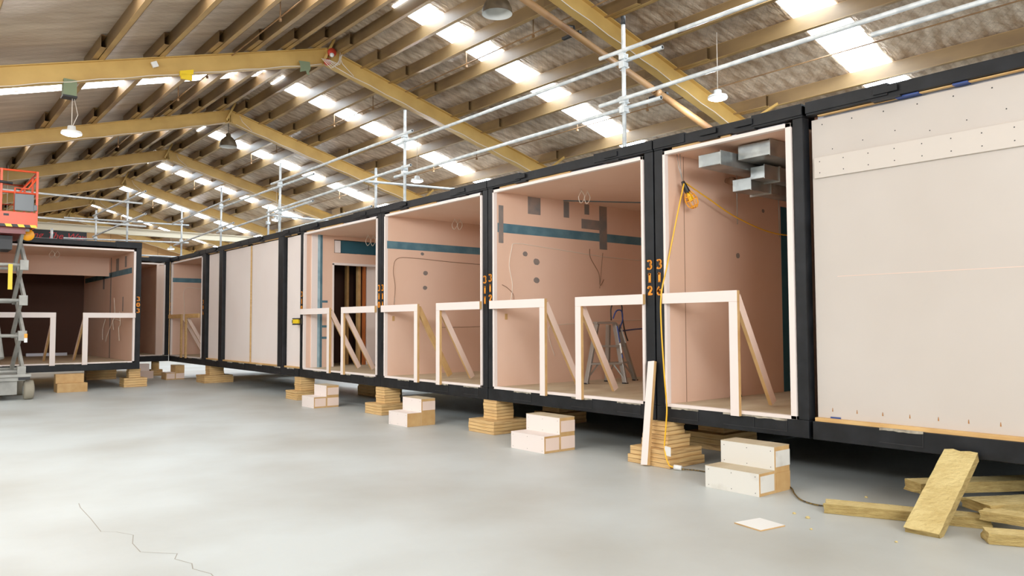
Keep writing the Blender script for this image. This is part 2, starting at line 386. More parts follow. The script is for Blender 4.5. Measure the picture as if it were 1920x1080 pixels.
m = MB(); m.tube([(2.6, 26.5, 4.45), (2.6, 26.5, rz(2.6)-.2)], .006, 5); m.build('hanging_wire', 'wirewhite', t)
for (y, z, lab) in ((9.04, 6.47, 'unlit old bell shaped pendant light at the top centre of the roof'), (21.0, 6.62, 'unlit old bell shaped pendant light under the second visible apex')):
    t = thing('bell_pendant_light', (7.1, y, z), lab, 'pendant light', 'unlit bell pendant lights')
    m = MB(); m.lathe([(.235,-.12), (.225,-.04), (.19,.05), (.12,.13), (.07,.17), (.06,.24), (.03,.26), (0,.26)], (7.1,y,z), 32); m.build('shade', 'bell', t)
    m = MB(); m.lathe([(.233,-.12), (.218,-.04), (.18,.04), (.1,.11), (0,.12)], (7.1,y,z), 32); m.build('shade_lining', 'bellin', t)
    m = MB(); m.tube([(7.1,y,z+.25), (7.1,y,RT-.35 if y > 20 else RZ-.02)], .008, 6); m.build('cord', 'dark', t)
# fittings at the apex of the second frame
y = 14.8
t = thing('cable_reel', (7.12, y, 7.15), 'red and white cable bundle fixed at the nearest visible apex', 'cable bundle')
m = MB(); m.lathe([(0,-.06), (.09,-.06), (.09,.0), (0,.0)], (7.14, y, 7.38), 16, 'y'); m.lathe([(0,-.05), (.07,-.05), (.07,.02), (0,.02)], (7.05, y, 7.16), 14, 'y'); m.build('red_disc', 'redcable', t)
m = MB(); m.lathe([(0,-.1), (.04,-.1), (.05,-.06), (0,-.06)], (7.12, y, 7.31), 14, 'y'); m.build('white_cap', 'white', t)
m = MB()
for q in range(5):
    m.tube([(6.9+.04*q, y-.05, 7.2), (7.1+.05*q, y-.08, 7.02+.03*q), (7.28+.02*q, y-.06, 7.18+.05*q), (7.33, y-.04, 7.42-.03*q)], .008, 5)
m.build('loose_wire', 'wirewhite', t)
m = MB(); pts = [(6.42,14.8,7.06), (6.66,14.8,7.08), (6.68,14.8,6.95), (6.64,14.8,6.86), (6.66,14.8,6.80), (6.6,14.8,6.81), (6.58,14.8,6.88), (6.5,14.8,6.85), (6.45,14.8,6.83), (6.46,14.8,6.95)]
n = len(pts); m._add([V(p) for p in pts]+[V(p)+V((0,.01,0)) for p in pts], [tuple(range(n)), tuple(reversed(range(n, 2*n)))]+[(i, (i+1) % n, n+(i+1) % n, n+i) for i in range(n)])
tag(m.build('torn_cloth', 'greenpaint'), 'torn dark green scrap hanging under the nearest apex', 'cloth scrap')
m = MB(); m.box(4.1, 4.3, 14.74, 14.8, 6.2, 6.3); m.obox((4.2,14.77,6.33), (1,0,.3), (0,1,0), (0,0,1), .25, .06, .09)
tag(m.build('tag_label', 'yellowp'), 'small yellow tag hanging below the left rafter', 'tag')
m = MB(); m.obox((3.66,14.83,6.39), (1,0,.5), (0,1,0), (-.5,0,1), .1, .05, .1); tag(m.build('sensor', 'white'), 'small square white sensor on the left rafter', 'sensor')

# ------------------------------------------------------------------ stencil digits
def strokes(ch):
    A = lambda cx, cy, rx, ry, a0, a1, n=14: [(cx+rx*math.cos(math.radians(a0+(a1-a0)*i/n)), cy+ry*math.sin(math.radians(a0+(a1-a0)*i/n))) for i in range(n+1)]
    if ch == '0': return [A(.5,.5,.34,.44, 100, 260), A(.5,.5,.34,.44, 80, -80)]
    if ch == '1': return [[(.52,.04), (.52,.96)], [(.3,.04), (.74,.04)], [(.36,.8), (.52,.95)]]
    if ch == '2': return [A(.5,.7,.28,.26, 170, -20)+[(.6,.42), (.3,.14)], [(.2,.08), (.8,.08), (.8,.22)]]
    if ch == '3': return [A(.45,.74,.3,.22, 150, -70), A(.45,.28,.34,.24, 70, -150)]
    if ch == '5': return [[(.28,.94), (.75,.94)], [(.3,.9), (.28,.56)], A(.45,.32,.32,.26, 100, -150)]
    return [A(.52,.3,.3,.26, 0, 360, 20), A(.75,.4,.52,.54, 120, 185)]   # 6
def digit(m, ch, org, ux, uy, w, h, nrm):
    org = V(org); ux = V(ux); uy = V(uy); nrm = V(nrm)
    for st in strokes(ch):
        for a, b in zip(st[:-1], st[1:]):
            dx, dy = (b[0]-a[0])*w, (b[1]-a[1])*h; L = math.hypot(dx, dy) or 1e-6
            th = .13*w+.27*w*abs(dy/L)**1.2
            # pen is horizontal for vertical strokes
            px_, py_ = (-dy/L*th/2, dx/L*th/2)
            ext = .015*w
            q = [(a[0]*w-dx/L*ext+px_, a[1]*h-dy/L*ext+py_), (a[0]*w-dx/L*ext-px_, a[1]*h-dy/L*ext-py_), (b[0]*w+dx/L*ext-px_, b[1]*h+dy/L*ext-py_), (b[0]*w+dx/L*ext+px_, b[1]*h+dy/L*ext+py_)]
            m.poly([org+ux*(u-w/2)+uy*v+nrm*.002 for u, v in q])
def number(par, txt, c, ux, nrm, ztop):
    # c: centre line point (x,y); digits stacked downwards
    m = MB(); h = .112; step = .155
    for i, ch in enumerate(txt): digit(m, ch, (c[0], c[1], ztop-h-i*step), ux, (0,0,1), .085, h, nrm)
    m.build('unit_number', 'stencil', par)

# ------------------------------------------------------------------ room modules of the right-hand row
ZB, ZF, ZT = .475, .65, 3.775          # beam bottom, sill, top of frame
XF = 7.0                               # face plane of the row
def scraps(m, y0, y1, x):
    n = 9; top = []
    for i in range(n+1):
        y = y0+(y1-y0)*i/n; top.append((y, .006+.012*random.random()))
    for i in range(n):
        y, h = top[i]; y2, h2 = top[i+1]
        m.poly([(x-.004, y, ZF-h-.008), (x-.004, y2, ZF-h2-.008), (x-.004, y2, ZF+.004), (x-.004, y, ZF+.004)])
        m.poly([(x-.004, y2, ZF+.004), (x-.004, y, ZF+.004), (x+.03, y, ZF+.004), (x+.03, y2, ZF+.004)])
def frame_parts(t, y0, y1, depth, posts, plates=True):
    m = MB(); m.box(XF, XF+.13, y0, y1, ZB, ZF)
    m.box(XF+.13, XF+depth, y0, y0+.1, ZB, ZF); m.box(XF+.13, XF+depth, y1-.1, y1, ZB, ZF); m.box(XF+depth-.1, XF+depth, y0+.1, y1-.1, ZB, ZF)
    bb = m.build('bottom_beam', 'black', t, .006)
    for yc in ((y0+.25, y0+(y1-y0)*.33, y0+(y1-y0)*.7) if plates else ()):
        m = MB(); m.box(XF-.006, XF, yc-.02, yc+.36, ZB+.045, ZB+.052); m.box(XF-.006, XF, yc-.02, yc-.013, ZB+.052, ZF-.02); m.build('welded_plate', 'dark', bb)
        m = MB(); scraps(m, yc-.02, yc+.36, XF); m.build('membrane_scrap', 'membrane', bb)
    if depth > 3:
        m = MB(); m.box(XF+depth-.08, XF+depth-.04, y0+.005, y1-.005, 0, ZB); m.build('rear_light_block', 'dark', t)  # added unseen closing at the rear, keeps the space beneath black
    m = MB(); m.box(XF, XF+.12, y0, y1, ZT-.12, ZT)
    tb = m.build('top_beam', 'black', t, .005)
    m = MB()
    if plates:
        L = y1-y0
        pieces('splice_plate', [(XF-.014, XF+.13, y0+.0, y0+.30*L, ZT-.1, ZT+.014), (XF-.014, XF+.13, y1-.24*L, y1, ZT-.1, ZT+.014)], 'black', tb, .003)
        pieces('bracket', [(XF-.03, XF-.0142, yc, yc+.22, ZT-.08, ZT-.02) for yc in (y0+.55, y1-.9)], 'black', tb, .003)
        pieces('fixing_angle', [(XF-.022, XF+.06, yc-.02, yc+.24, ZT-.135, ZT-.122) for yc in (y0+.55, y1-.9)], 'black', tb)
    for a, b in posts:
        m = MB(); m.box(XF+.002, XF+.13, a, b, ZF, ZT-.12); m.build('corner_post', 'black', t, .008)
    m = MB(); m.box(XF+.13, XF+depth, y0+.02, y1-.02, ZT-.06, ZT-.01); m.build('roof_deck', 'dark', t)  # unseen roof slab, added so light doesn't leak in
    # underside
    m = MB(); m.box(XF+.13, XF+depth-.1, y0+.1, y1-.1, ZF-.06, ZF-.005); m.build('underfloor', 'dark', t)
def room(name_num, y0, y1, p0, p1, depth, label, inner, tape, pinkmat='pink_in', num_posts=None, door=False):
    """open room; p0/p1 post widths at low-y and high-y side"""
    t = thing('modular_room_unit', (XF, (y0+y1)/2, ZB), label, 'room module', 'black framed room modules')
    frame_parts(t, y0, y1, depth, [(y0, y0+p0), (y1-p1, y1)])
    a, b = y0+p0+.012, y1-p1-.012          # outer faces of pink lining
    th = .034; zc = 3.60
    m = MB()
    lo_t = .06 if num_posts else th
    m.box(XF-.012, XF+.05, a, a+lo_t, ZF, zc+.02); m.box(XF-.012, XF+.05, b-th, b, ZF, zc+.02)
    m.box(XF-.012, XF+.05, a, b, ZF, ZF+.035); m.box(XF-.012, XF+.05, a, b, zc-.02, zc+.02)
    m.build('opening_trim', 'pink_trim', t, .002)
    m = MB(); m.box(XF+.05, XF+depth-.14, a, a+th, ZF, zc); m.build('side_wall', pinkmat, t)
    yw = b-th
    if not door:
        m = MB(); m.box(XF+.05, XF+depth-.14, yw, b, ZF, zc); w_ = m.build('side_wall', pinkmat, t)
    else:
        m = MB()
        m.box(XF+.05, 7.7, yw, b, ZF, zc); m.box(7.7, 9.0, yw, b, 3.52, zc); m.box(7.7, 9.0, yw, b, 2.98, 3.22)
        m.box(9.0, XF+depth-.14, yw, b, ZF, zc); w_ = m.build('side_wall', pinkmat, t)
    m = MB(); m.box(XF+depth-.14, XF+depth-.1, a, b, ZF, zc); m.build('back_wall', pinkmat, t)
    m = MB(); m.box(XF+.05, XF+depth-.14, a+th, b-th, zc, zc+.03); cl = m.build('room_ceiling', pinkmat, t)
    m = MB(); m.box(XF+.05, XF+depth-.14, a+th, b-th, ZF, ZF+.03); m.build('room_floor', 'ply', t)
    for k_, (x0, x1, z0, z1) in enumerate(tape):
        m = MB(); m.box(x0, x1, yw-.003-(.001 if k_ else 0), yw-.0005, z0, z1); m.build('wall_tape', 'blue' if k_ == 0 else 'blue_grey', w_)
    m = MB(); m.box(XF+.03, XF+.09, y0+.45*(y1-y0), y1-.25, ZT-.14, ZT-.122); m.build('packing_strip', 'trim_wood', t)
    m = MB(); m.box(XF+.05, XF+.1, a+.1, b-.1, zc+.03, ZT-.13); m.build('wrap_film', 'film', t)
    return t, yw, w_, cl, (a, b)
YW = {}
tape312 = [(7.06,12.8,2.99,3.13), (7.66,7.92,3.32,3.59), (8.42,8.54,3.33,3.59), (8.89,9.0,3.42,3.59), (9.24,9.42,2.86,3.59), (8.82,9.24,3.18,3.34), (10.32,10.6,2.5,3.59), (7.08,7.17,2.83,3.4)]
t312, yw, w312, c312, ab = room('312', 5.925, 9.155, .135, .115, 6, 'open pink lined room module stencilled 312 with a step ladder inside', None, tape312)
YW[312] = yw
number(t312, '312', (XF-.0, 5.992), (0,-1,0), (-1,0,0), 2.36); number(t312, '312', (XF-.0, 9.10), (0,-1,0), (-1,0,0), 2.36)
tape311 = [(7.03,12.5,3.0,3.14)]
t311, yw, w311, c311, ab = room('311', 9.175, 12.385, .115, .11, 6, 'open pink lined room module stencilled 311 between modules 312 and 310', None, tape311)
YW[311] = yw
number(t311, '311', (XF-.0, 9.232), (0,-1,0), (-1,0,0), 2.34); number(t311, '311', (XF-.0, 12.33), (0,-1,0), (-1,0,0), 2.34)
t310, yw, w310, c310, ab = room('310', 12.4, 15.95, .12, .17, 6, 'open pink lined room module stencilled 310 with a doorway in its side wall', None, [], door=True)
YW[310] = yw
number(t310, '310', (XF-.0, 12.46), (0,-1,0), (-1,0,0), 2.34); number(t310, '310', (XF-.0, 15.86), (0,-1,0), (-1,0,0), 2.34)
t316, yw, w316, c316, ab = room('316', 4.0, 5.905, .11, .125, 6, 'narrow open room module stencilled 316 with ducts at its ceiling', None, [], num_posts=True)
YW[316] = yw
number(t316, '316', (XF-.0, 5.845), (0,-1,0), (-1,0,0), 2.36)
t305, yw, w305, c305, ab = room('306', 22.45, 26.0, .28, .14, 6, 'open pink lined room module at the far inner corner with bare timber rails', None, [(7.03,12.4,3.0,3.14)])
YW[306] = yw
number(t305, '306', (XF-.0, 22.62), (0,-1,0), (-1,0,0), 2.34); number(t305, '306', (XF-.0, 25.92), (0,-1,0), (-1,0,0), 2.34)

# small marks on the room walls
def patches(wall, yw, pts, mt='blue'):
    for x, z, r in pts:
        m = MB(); m.poly([(x+r*math.cos(q/12*6.283)*(1+.15*random.random()), yw-.004, z+r*.8*math.sin(q/12*6.283)*(1+.15*random.random())) for q in range(12)]); m.build('filler_patch', mt, wall)
patches(w312, YW[312], [(7.83,2.58,.06), (7.83,2.29,.055), (7.6,2.69,.045)], 'blue_grey')
patches(w311, YW[311], [(7.79,2.94,.035), (7.86,2.58,.05), (7.85,2.3,.045)], 'blue_grey')
patches(w316, YW[316], [(8.41,2.47,.04), (9.0,3.1,.03)], 'blue_grey')
m = MB(); m.box(9.42, 12.5, YW[316]-.004, YW[316]-.0005, ZF+.03, 3.2); m.build('waterproof_membrane', 'teal', w316)
m = MB(); m.box(7.33, 7.337, YW[316]-.003, YW[316]-.0005, ZF+.03, 3.6); m.build('sheet_joint', 'wirebrown', w316)
# 310 side wall: pale strip, blue tape corner, doorway beyond
y = YW[310]
m = MB(); m.box(7.16, 7.3, y-.02, y-.001, ZF+.03, 3.6); m.build('pale_panel', 'pink_pale', w310)
m = MB(); m.box(7.3, 7.36, y-.021, y-.0015, ZF+.03, 3.6); m.build('blue_corner_tape', 'blue_pale', w310)
m = MB(); m.box(7.36, 7.42, y-.004, y-.001, ZF+.03, 3.6)
for z in (1.3, 1.55, 1.85, 2.1): m.box(7.42, 7.55, y-.0035, y-.001, z, z+.05)
m.build('wall_tape', 'blue', w310)
m = MB(); m.box(7.66, 7.7, y-.006, y+.06, ZF+.03, 2.98); m.box(9.0, 9.05, y-.006, y+.06, ZF+.03, 2.98); m.box(7.66, 9.05, y-.006, y+.06, 2.95, 3.0); m.build('door_lining', 'pink_pale', w310)
m = MB(); m.box(7.72, 7.86, y+.01, y+.16, 3.23, 3.5); m.build('transom_block', 'pink_pale', w310); m = MB(); m.box(7.86, 9.0, y+.05, y+.06, 3.23, 3.51); m.build('blue_duct_face', 'teal', w310)
# outlets and socket holes
def socket(wall, yw, x, z, w=.05, h=.09):
    m = MB(); m.box(x-w/2, x+w/2, yw-.004, yw-.0005, z-h/2, z+h/2); m.build('socket_hole', 'mdf', wall)
socket(w311, YW[311], 7.17, 1.72); socket(w312, YW[312], 7.22, 1.72); socket(w312, YW[312], 8.95, 2.0, .06, .06); socket(w312, YW[312], 9.1, 2.0, .06, .06)
# wall wiring
def wire(par, pts, r=.004, mt='wirewhite', name='loose_cable'):
    # smooth through points
    P = [V(p) for p in pts]; out = []
    for i in range(len(P)-1):
        p0 = P[max(i-1,0)]; p1 = P[i]; p2 = P[i+1]; p3 = P[min(i+2, len(P)-1)]
        for q in range(6):
            u = q/6; out.append(.5*((2*p1)+(p2-p0)*u+(2*p0-5*p1+4*p2-p3)*u*u+(3*p1-p0-3*p2+p3)*u**3))
    out.append(P[-1])
    m = MB(); m.tube(out, r, 6); return m.build(name, mt, par) if par is not None else m
y = YW[312]-.006
wire(w312, [(7.3,y,1.9), (7.34,y,2.2), (7.28,y,2.5), (7.33,y,2.75), (7.4,y,2.84), (7.9,y,2.82), (8.6,y,2.78), (9.3,y,2.74), (10.3,y,2.72)], .005, 'wirewhite')
wire(w312, [(9.0,y,2.85), (9.0,y-.02,2.7), (9.18,y-.03,2.45), (9.22,y-.02,2.25), (9.3,y-.03,2.35)], .006, 'wirebrown')
wire(w312, [(9.3,y-.01,2.8), (9.24,y-.03,2.5), (9.2,y-.03,2.2)], .005, 'wirebrown')
wire(w312, [(7.14,y,2.2), (7.25,y,2.15), (7.36,y,2.05), (7.36,y,1.92)], .004, 'wirebrown')
wire(w312, [(8.2,y,1.1), (8.08,y,1.4), (8.1,y,1.58), (8.4,y,1.6), (9.6,y,1.66), (11,y,1.68)], .004, 'wirewhite')
y = YW[311]-.006
wire(w311, [(7.17,y,1.9), (7.2,y,2.3), (7.16,y,2.6), (7.24,y,2.82), (7.6,y,2.85), (8.4,y,2.82), (9.4,y,2.8)], .005, 'wirebrown')
wire(w311, [(7.1,y,1.9), (7.17,y,1.95), (7.2,y,2.1)], .004, 'wirewhite')
wire(w311, [(8.2,y,1.55), (9,y,1.56), (10,y,1.6)], .004, 'wirebrown')
y = YW[306]-.006
wire(w305, [(7.4,y,1.6), (7.4,y,2.2), (7.4,y,2.78), (7.9,y,2.82), (8.8,y,2.8)], .006, 'wirewhite')
# looped wires dropping from the ceilings
def loops(cl, x, y, z=3.59, s=.1, along=(1,0,0)):
    a = V(along)
    for k, (o, w) in enumerate(((-.06, .05), (.06, .045))):
        c = V((x, y, z))+a*o
        wire(cl, [c, c+a*(w*1.5)+V((0,0,-s*.5)), c+V((0,0,-s*1.0)), c-a*w+V((0,0,-s*.6)), c+a*.01+V((0,0,-.02))], .005, 'wirewhite', 'ceiling_wire')
loops(c312, 7.95, 8.05, s=.2); loops(c311, 8.25, 11.75, s=.2); loops(c310, 8.2, 15.0, s=.24)
m = MB(); m.bar((8.4, YW[312]-.01, 3.598), (12, 7.0, 3.598), .09, .003); m.build('wall_tape', 'blue', c312)

# blank faced modules
def blank(y0, y1, depth, label, posts, panels, seams=(), board=False, plates=True, open_low=False, pm='pink_pale'):
    t = thing('modular_room_unit', (XF, (y0+y1)/2, ZB), label, 'room module', 'black framed room modules')
    frame_parts(t, y0, y1, depth, posts, plates)
    for a, b in panels:
        m = MB(); m.box(XF+.09, XF+.12, a, b, ZF, 3.62); pnl = m.build('facing_panel', pm, t)
        m = MB(); m.box(XF+.03, XF+.09, a, b, ZF, ZF+.035); m.build('timber_sill', 'trim_wood', t)
    for s in seams:
        m = MB(); m.box(XF+.07, XF+.088, s-.03, s+.03, ZF+.035, 3.62); m.build('cover_batten', 'trim_wood', t)
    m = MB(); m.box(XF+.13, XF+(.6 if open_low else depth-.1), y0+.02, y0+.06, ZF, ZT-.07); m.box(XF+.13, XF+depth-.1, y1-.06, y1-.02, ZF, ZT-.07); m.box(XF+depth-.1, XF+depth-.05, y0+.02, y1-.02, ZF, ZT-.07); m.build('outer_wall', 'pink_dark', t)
    m = MB(); m.box(XF+.04, XF+.085, y0+.3, y1-.1, 3.64, 3.65); m.build('packing_strip', 'trim_wood', t)
    return t, pnl
t1, p1 = blank(16.0, 19.05, 2.4, 'blank pink faced room module directly left of the 310 opening', [(16.9,17.2)], [(16.0,16.86), (17.22,19.04)], open_low=True)
y = 16.02
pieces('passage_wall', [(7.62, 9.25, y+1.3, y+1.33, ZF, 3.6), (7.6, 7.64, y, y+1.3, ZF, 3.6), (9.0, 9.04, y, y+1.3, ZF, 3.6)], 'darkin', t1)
pieces('timber_stud', [(8.5, 8.57, y+.1, y+.2, ZF, 3.4), (8.36, 8.42, y+.4, y+.5, ZF, 3.4)], 'mdf', t1)
pieces('copper_stud', [(8.60, 8.66, y+.02, y+.09, ZF, 3.2)], 'copper', t1)
pieces('lined_panel', [(8.68, 8.98, y+.01, y+.05, ZF, 3.2)], 'pink_pale', t1)
pieces('passage_floor', [(7.64, 9.0, y, y+1.3, ZF, ZF+.03)], 'ply', t1)
t2, p2 = blank(19.07, 22.42, 2.4, 'blank pink faced room module with a timber cover strip, near the far corner', [(21.02,21.3)], [(19.08,21.0), (21.32,22.4)], seams=(19.1,))
t3, p3 = blank(.6, 3.96, 6, 'large blank pink faced room module filling the right side of the picture', [], [(.62,3.95)], pm='panel_big')
m = MB(); m.box(XF+.062, XF+.09, .9, 3.92, 3.03, 3.235); bd = m.build('fixing_board', 'panel_trim', t3, .002)
m = MB()
for y in [3.86-i*.24 for i in range(9)]:
    for z in (3.08, 3.19): m.lathe([(0,-.0015), (.006,-.0015)], (XF+.062, y, z), 6, 'x')
m.build('screw_head', 'dark', bd)
m = MB()
for i in range(9):
    y = 3.84-i*.3
    for z in ((.86,), (1.0,))[i % 2]: pass
    m.lathe([(0,-.0015), (.007,-.0015)], (XF+.09, y, 3.56), 6, 'x'); m.lathe([(0,-.0015), (.006,-.0015)], (XF+.09, y-.1, 3.3+.03*(i % 3)), 6, 'x')
m.build('screw_head', 'dark', p3)
for i in range(10):
    y = 3.8-i*.24; m = MB()
    m.poly([(XF+.088, y-.006, .75), (XF+.088, y+.006, .75), (XF+.088, y+.002, .785), (XF+.088, y-.002, .785)]); m.build('rust_mark', 'rust', p3)
m = MB(); m.box(XF+.082, XF+.0885, 3.72, 3.82, ZF+.035, ZF+.05); m.build('blue_packer', 'blueplastic', p3)
m = MB(); m.box(XF+.0885, XF+.0895, .62, 3.72, 2.05, 2.056); m.build('sheet_joint', 'pink', p3)
m = MB(); m.box(XF+.12, XF+.2, .8, 3.9, 3.63, 3.655); m.build('silver_strip', 'film', t3)
m = MB(); m.box(XF+.02, XF+.1, 2.9, 3.1, 3.635, 3.65); m.box(XF+.02, XF+.1, 2.5, 2.62, 3.635, 3.65); m.build('blue_packer', 'blueplastic', t3)

# fittings inside 316
def duct(label, pts_boxes, extra=None):
    x0, x1, y0, y1, z0, z1 = pts_boxes
    t = thing('ventilation_duct', ((x0+x1)/2, (y0+y1)/2, z0), label, 'duct', 'galvanised ducts in room 316')
    m = MB(); m.box(*pts_boxes); m.build('duct_body', 'duct', t, .006)
    m = MB(); m.box(x0-.006, x0+.0, y0-.01, y1+.01, z0-.01, z1+.01) if extra == 'x' else m.box(x0-.01, x1+.01, y0-.006, y0, z0-.01, z1+.01)
    return t, m
y3 = 4.25
t, m = duct('flat galvanised duct end nearest the work lamp, lowest on the left', (7.05, 8.3, 5.0, 5.3, 3.36, 3.5)); m.build('duct_cap', 'duct', t)
t, m = duct('wide galvanised duct end hung highest near the middle of room 316', (7.3, 8.4, 4.55, 4.95, 3.42, 3.58)); m.build('duct_cap', 'duct', t)
t, m = duct('stubby galvanised duct with flange behind the right edge of room 316', (7.58, 8.5, 4.8, 4.98, 3.24, 3.38)); m.build('duct_cap', 'duct', t)
m = MB(); m.box(7.86, 7.89, 4.78, 5.0, 3.22, 3.4); m.build('flange', 'alu', t)
t, m = duct('lowest galvanised duct beneath the flanged one in room 316', (7.62, 8.9, 5.0, 5.25, 3.14, 3.28)); m.build('duct_cap', 'duct', t)
m = MB(); m.box(8.0, 8.03, 4.98, 5.27, 3.12, 3.3); m.build('flange', 'alu', t)
t = thing('service_pipe', (8.1, 5.6, 3.4), 'dark brown lagged pipe under the ducts in room 316', 'pipe')
m = MB(); m.tube([(8.12,5.68,3.4), (8.5,5.62,3.38), (9.4,5.5,3.34), (10.6,5.4,3.3)], .035, 10)
for x in (8.12, 8.7, 9.2): m.lathe([(0,-.03), (.05,-.03), (.05,.03), (0,.03)], (x, 5.6, 3.38), 10, 'x')
m.build('tube', 'wirebrown', t)
for i, (x, lab) in enumerate(((8.25, 'left'), (9.2, 'right'))):
    m = MB(); m.tube([(x, 5.62, 2.85 if i == 0 else 2.75), (x, 5.62, 3.598)], .006, 6)
    tag(m.build('threaded_rod', 'alu'), 'thin grey hanging rod, %s one of the pair in room 316' % lab, 'rod', 'hanging rods in room 316')
t = thing('pipe_clip', (7.95, 5.5, .69), 'two small dark pipe stubs on the floor of room 316', 'pipe clips')
m = MB()
for dx in (0, .12): m.lathe([(.0,0), (.025,0), (.025,.03), (.04,.035), (.035,.06), (0,.06)], (7.92+dx, 5.5, ZF+.03), 10)
m.build('stub', 'dark', t)

# work lamp and its yellow cord
t = thing('work_lamp', (7.2, 5.60, 3.05), 'caged yellow hand lamp hanging on a wire in room 316', 'work lamp')
ax = V((.42, -.18, -.9)).normalized(); p0 = V((7.17, 5.62, 3.27))
m = MB(); m.tube([p0, p0+ax*.05, p0+ax*.13, p0+ax*.15], [.02,.028,.034,.03], 12); m.build('handle', 'dark', t)
m = MB(); base = p0+ax*.14
a = ax.cross(V((0,0,1))).normalized(); b = ax.cross(a)
prof = [(.035,0), (.062,.05), (.075,.1), (.065,.16), (.035,.2), (.0,.205)]
for k in range(8):
    th = k*math.pi/4; m.tube([base+ax*h+(a*math.cos(th)+b*math.sin(th))*r for r, h in prof], .005, 5)
for r, h in ((.062,.05), (.075,.1), (.05,.18)):
    m.tube([base+ax*h+(a*math.cos(q*math.pi/8)+b*math.sin(q*math.pi/8))*r for q in range(17)], .005, 5)
m.build('cage', 'cage', t)
m = MB(); m.tube([base, base+ax*.04, base+ax*.09, base+ax*.12], [.015,.03,.032,.01], 12); m.build('bulb', 'yellowp', t)
m = MB(); m.tube([p0, (7.15,5.66,3.45), (7.15,5.68,3.598)], .004, 5); m.tube([p0, (7.16,5.64,3.42), (7.18,5.66,3.598)], .004, 5); m.build('hanging_wire', 'alu', t)
ec = thing('extension_cord', (6.95, 5.6, 0), 'bright yellow cord hanging from the work lamp to the floor', 'cord')
wire(ec, [(7.17,5.6,3.24), (7.1,5.64,2.9), (7.0,5.72,2.3), (6.93,5.76,1.95), (6.92,5.76,1.6), (6.93,5.73,1.0), (6.94,5.71,.66), (6.86,5.66,.45), (6.71,5.56,.22), (6.69,5.49,.06), (6.72,5.44,.03)], .009, 'yellow', 'cord_run')
wire(ec, [(7.19,5.61,3.26), (7.6,5.6,3.12), (8.2,5.58,2.92), (9.0,5.55,2.78), (10.0,5.5,2.8)], .008, 'yellow', 'cord_run')
m = MB(); m.tube([(6.72,5.44,.035), (6.75,5.36,.03)], .026, 10); m.build('plug', 'white', ec)
m = MB(); m.obox((6.69,5.50,.2), (.9,-.25,.12), (.25,.9,0), (0,0,1), .004, .11, .10); m.build('test_tag', 'white', ec)
c2 = thing('floor_cable', (6.8, 4.5, 0), 'thin black and yellow cable trailing on the floor towards the insulation', 'cable')
wire(c2, [(6.75,5.36,.02), (6.84,5.25,.012), (6.86,5.1,.012), (6.9,4.7,.012), (6.86,4.2,.012), (6.8,4.08,.012), (6.6,3.93,.012), (6.42,3.76,.012), (6.35,3.58,.012), (6.4,3.42,.012)], .007, 'cord', 'cord_run')

# ------------------------------------------------------------------ timber guard frames standing in the openings
def guard(y0, y1, post_at, label, x=XF, mts=('pink_trim', 'mdf'), rail_z=(1.835, 1.955), brace_dx=.64, bm=None):
    """rail from y0 to y1 (y0<y1); post at 'lo' or 'hi' end"""
    t = thing('timber_guard_frame', (x, (y0+y1)/2, ZF), label, 'guard frame', 'timber guard frames across the openings')
    xa, xb = x-.06, x-.014
    yp = (y0, y0+.105) if post_at == 'lo' else (y1-.105, y1)
    m = MB(); m.box(xa, xb, y0, y1, rail_z[0], rail_z[1], [0,0,1,1,1,1]); m.build('rail', mts, t, .0015)
    m = MB(); m.box(xa, xb, yp[0], yp[1], ZF-.02, rail_z[0]-.001, [0,0,1,1,1,1]); m.build('post', mts, t, .0015)
    yc = (yp[0]+.02) if post_at == 'lo' else (yp[1]-.065)
    p0 = V((xb+.0, yc+.022, rail_z[1]-.06)); p1 = V((x+brace_dx, yc+.022, ZF+.07))
    d = (p1-p0).normalized(); s = V((0,1,0)); u = d.cross(s)
    m = MB(); m.obox((p0+p1)/2, d, s, u, (p1-p0).length, .045, .095, [1,1,0,0,1,1]); m.build('brace', bm or mts, t, .0015)
    return t
guard(7.81, 9.05, 'lo', 'white guard frame on the left side of opening 312', bm=('pink','mdf'))
guard(6.05, 7.21, 'hi', 'white guard frame on the right side of opening 312, in front of the ladder', bm=('pink','mdf'))
guard(11.05, 12.29, 'lo', 'white guard frame on the left side of opening 311 with a raw timber brace', bm=('mdf','mdf'))
guard(9.29, 10.48, 'hi', 'white guard frame on the right side of opening 311', bm=('pink','mdf'))
guard(14.39, 15.80, 'lo', 'white guard frame on the left side of opening 310', bm=('pink','mdf'))
guard(12.52, 13.87, 'hi', 'white guard frame on the right side of opening 310', bm=('pink','mdf'))
guard(4.75, 5.76, 'lo', 'white guard frame in opening 316, nearest of all', bm=('pink','mdf'))
guard(24.5, 25.9, 'lo', 'bare timber guard frame on the left side of the far corner opening', mts=('trim_wood','mdf'), bm=('pink','mdf'))
guard(22.85, 24.15, 'hi', 'bare timber guard frame on the right side of the far corner opening', mts=('trim_wood','mdf'), bm=('pink','mdf'))

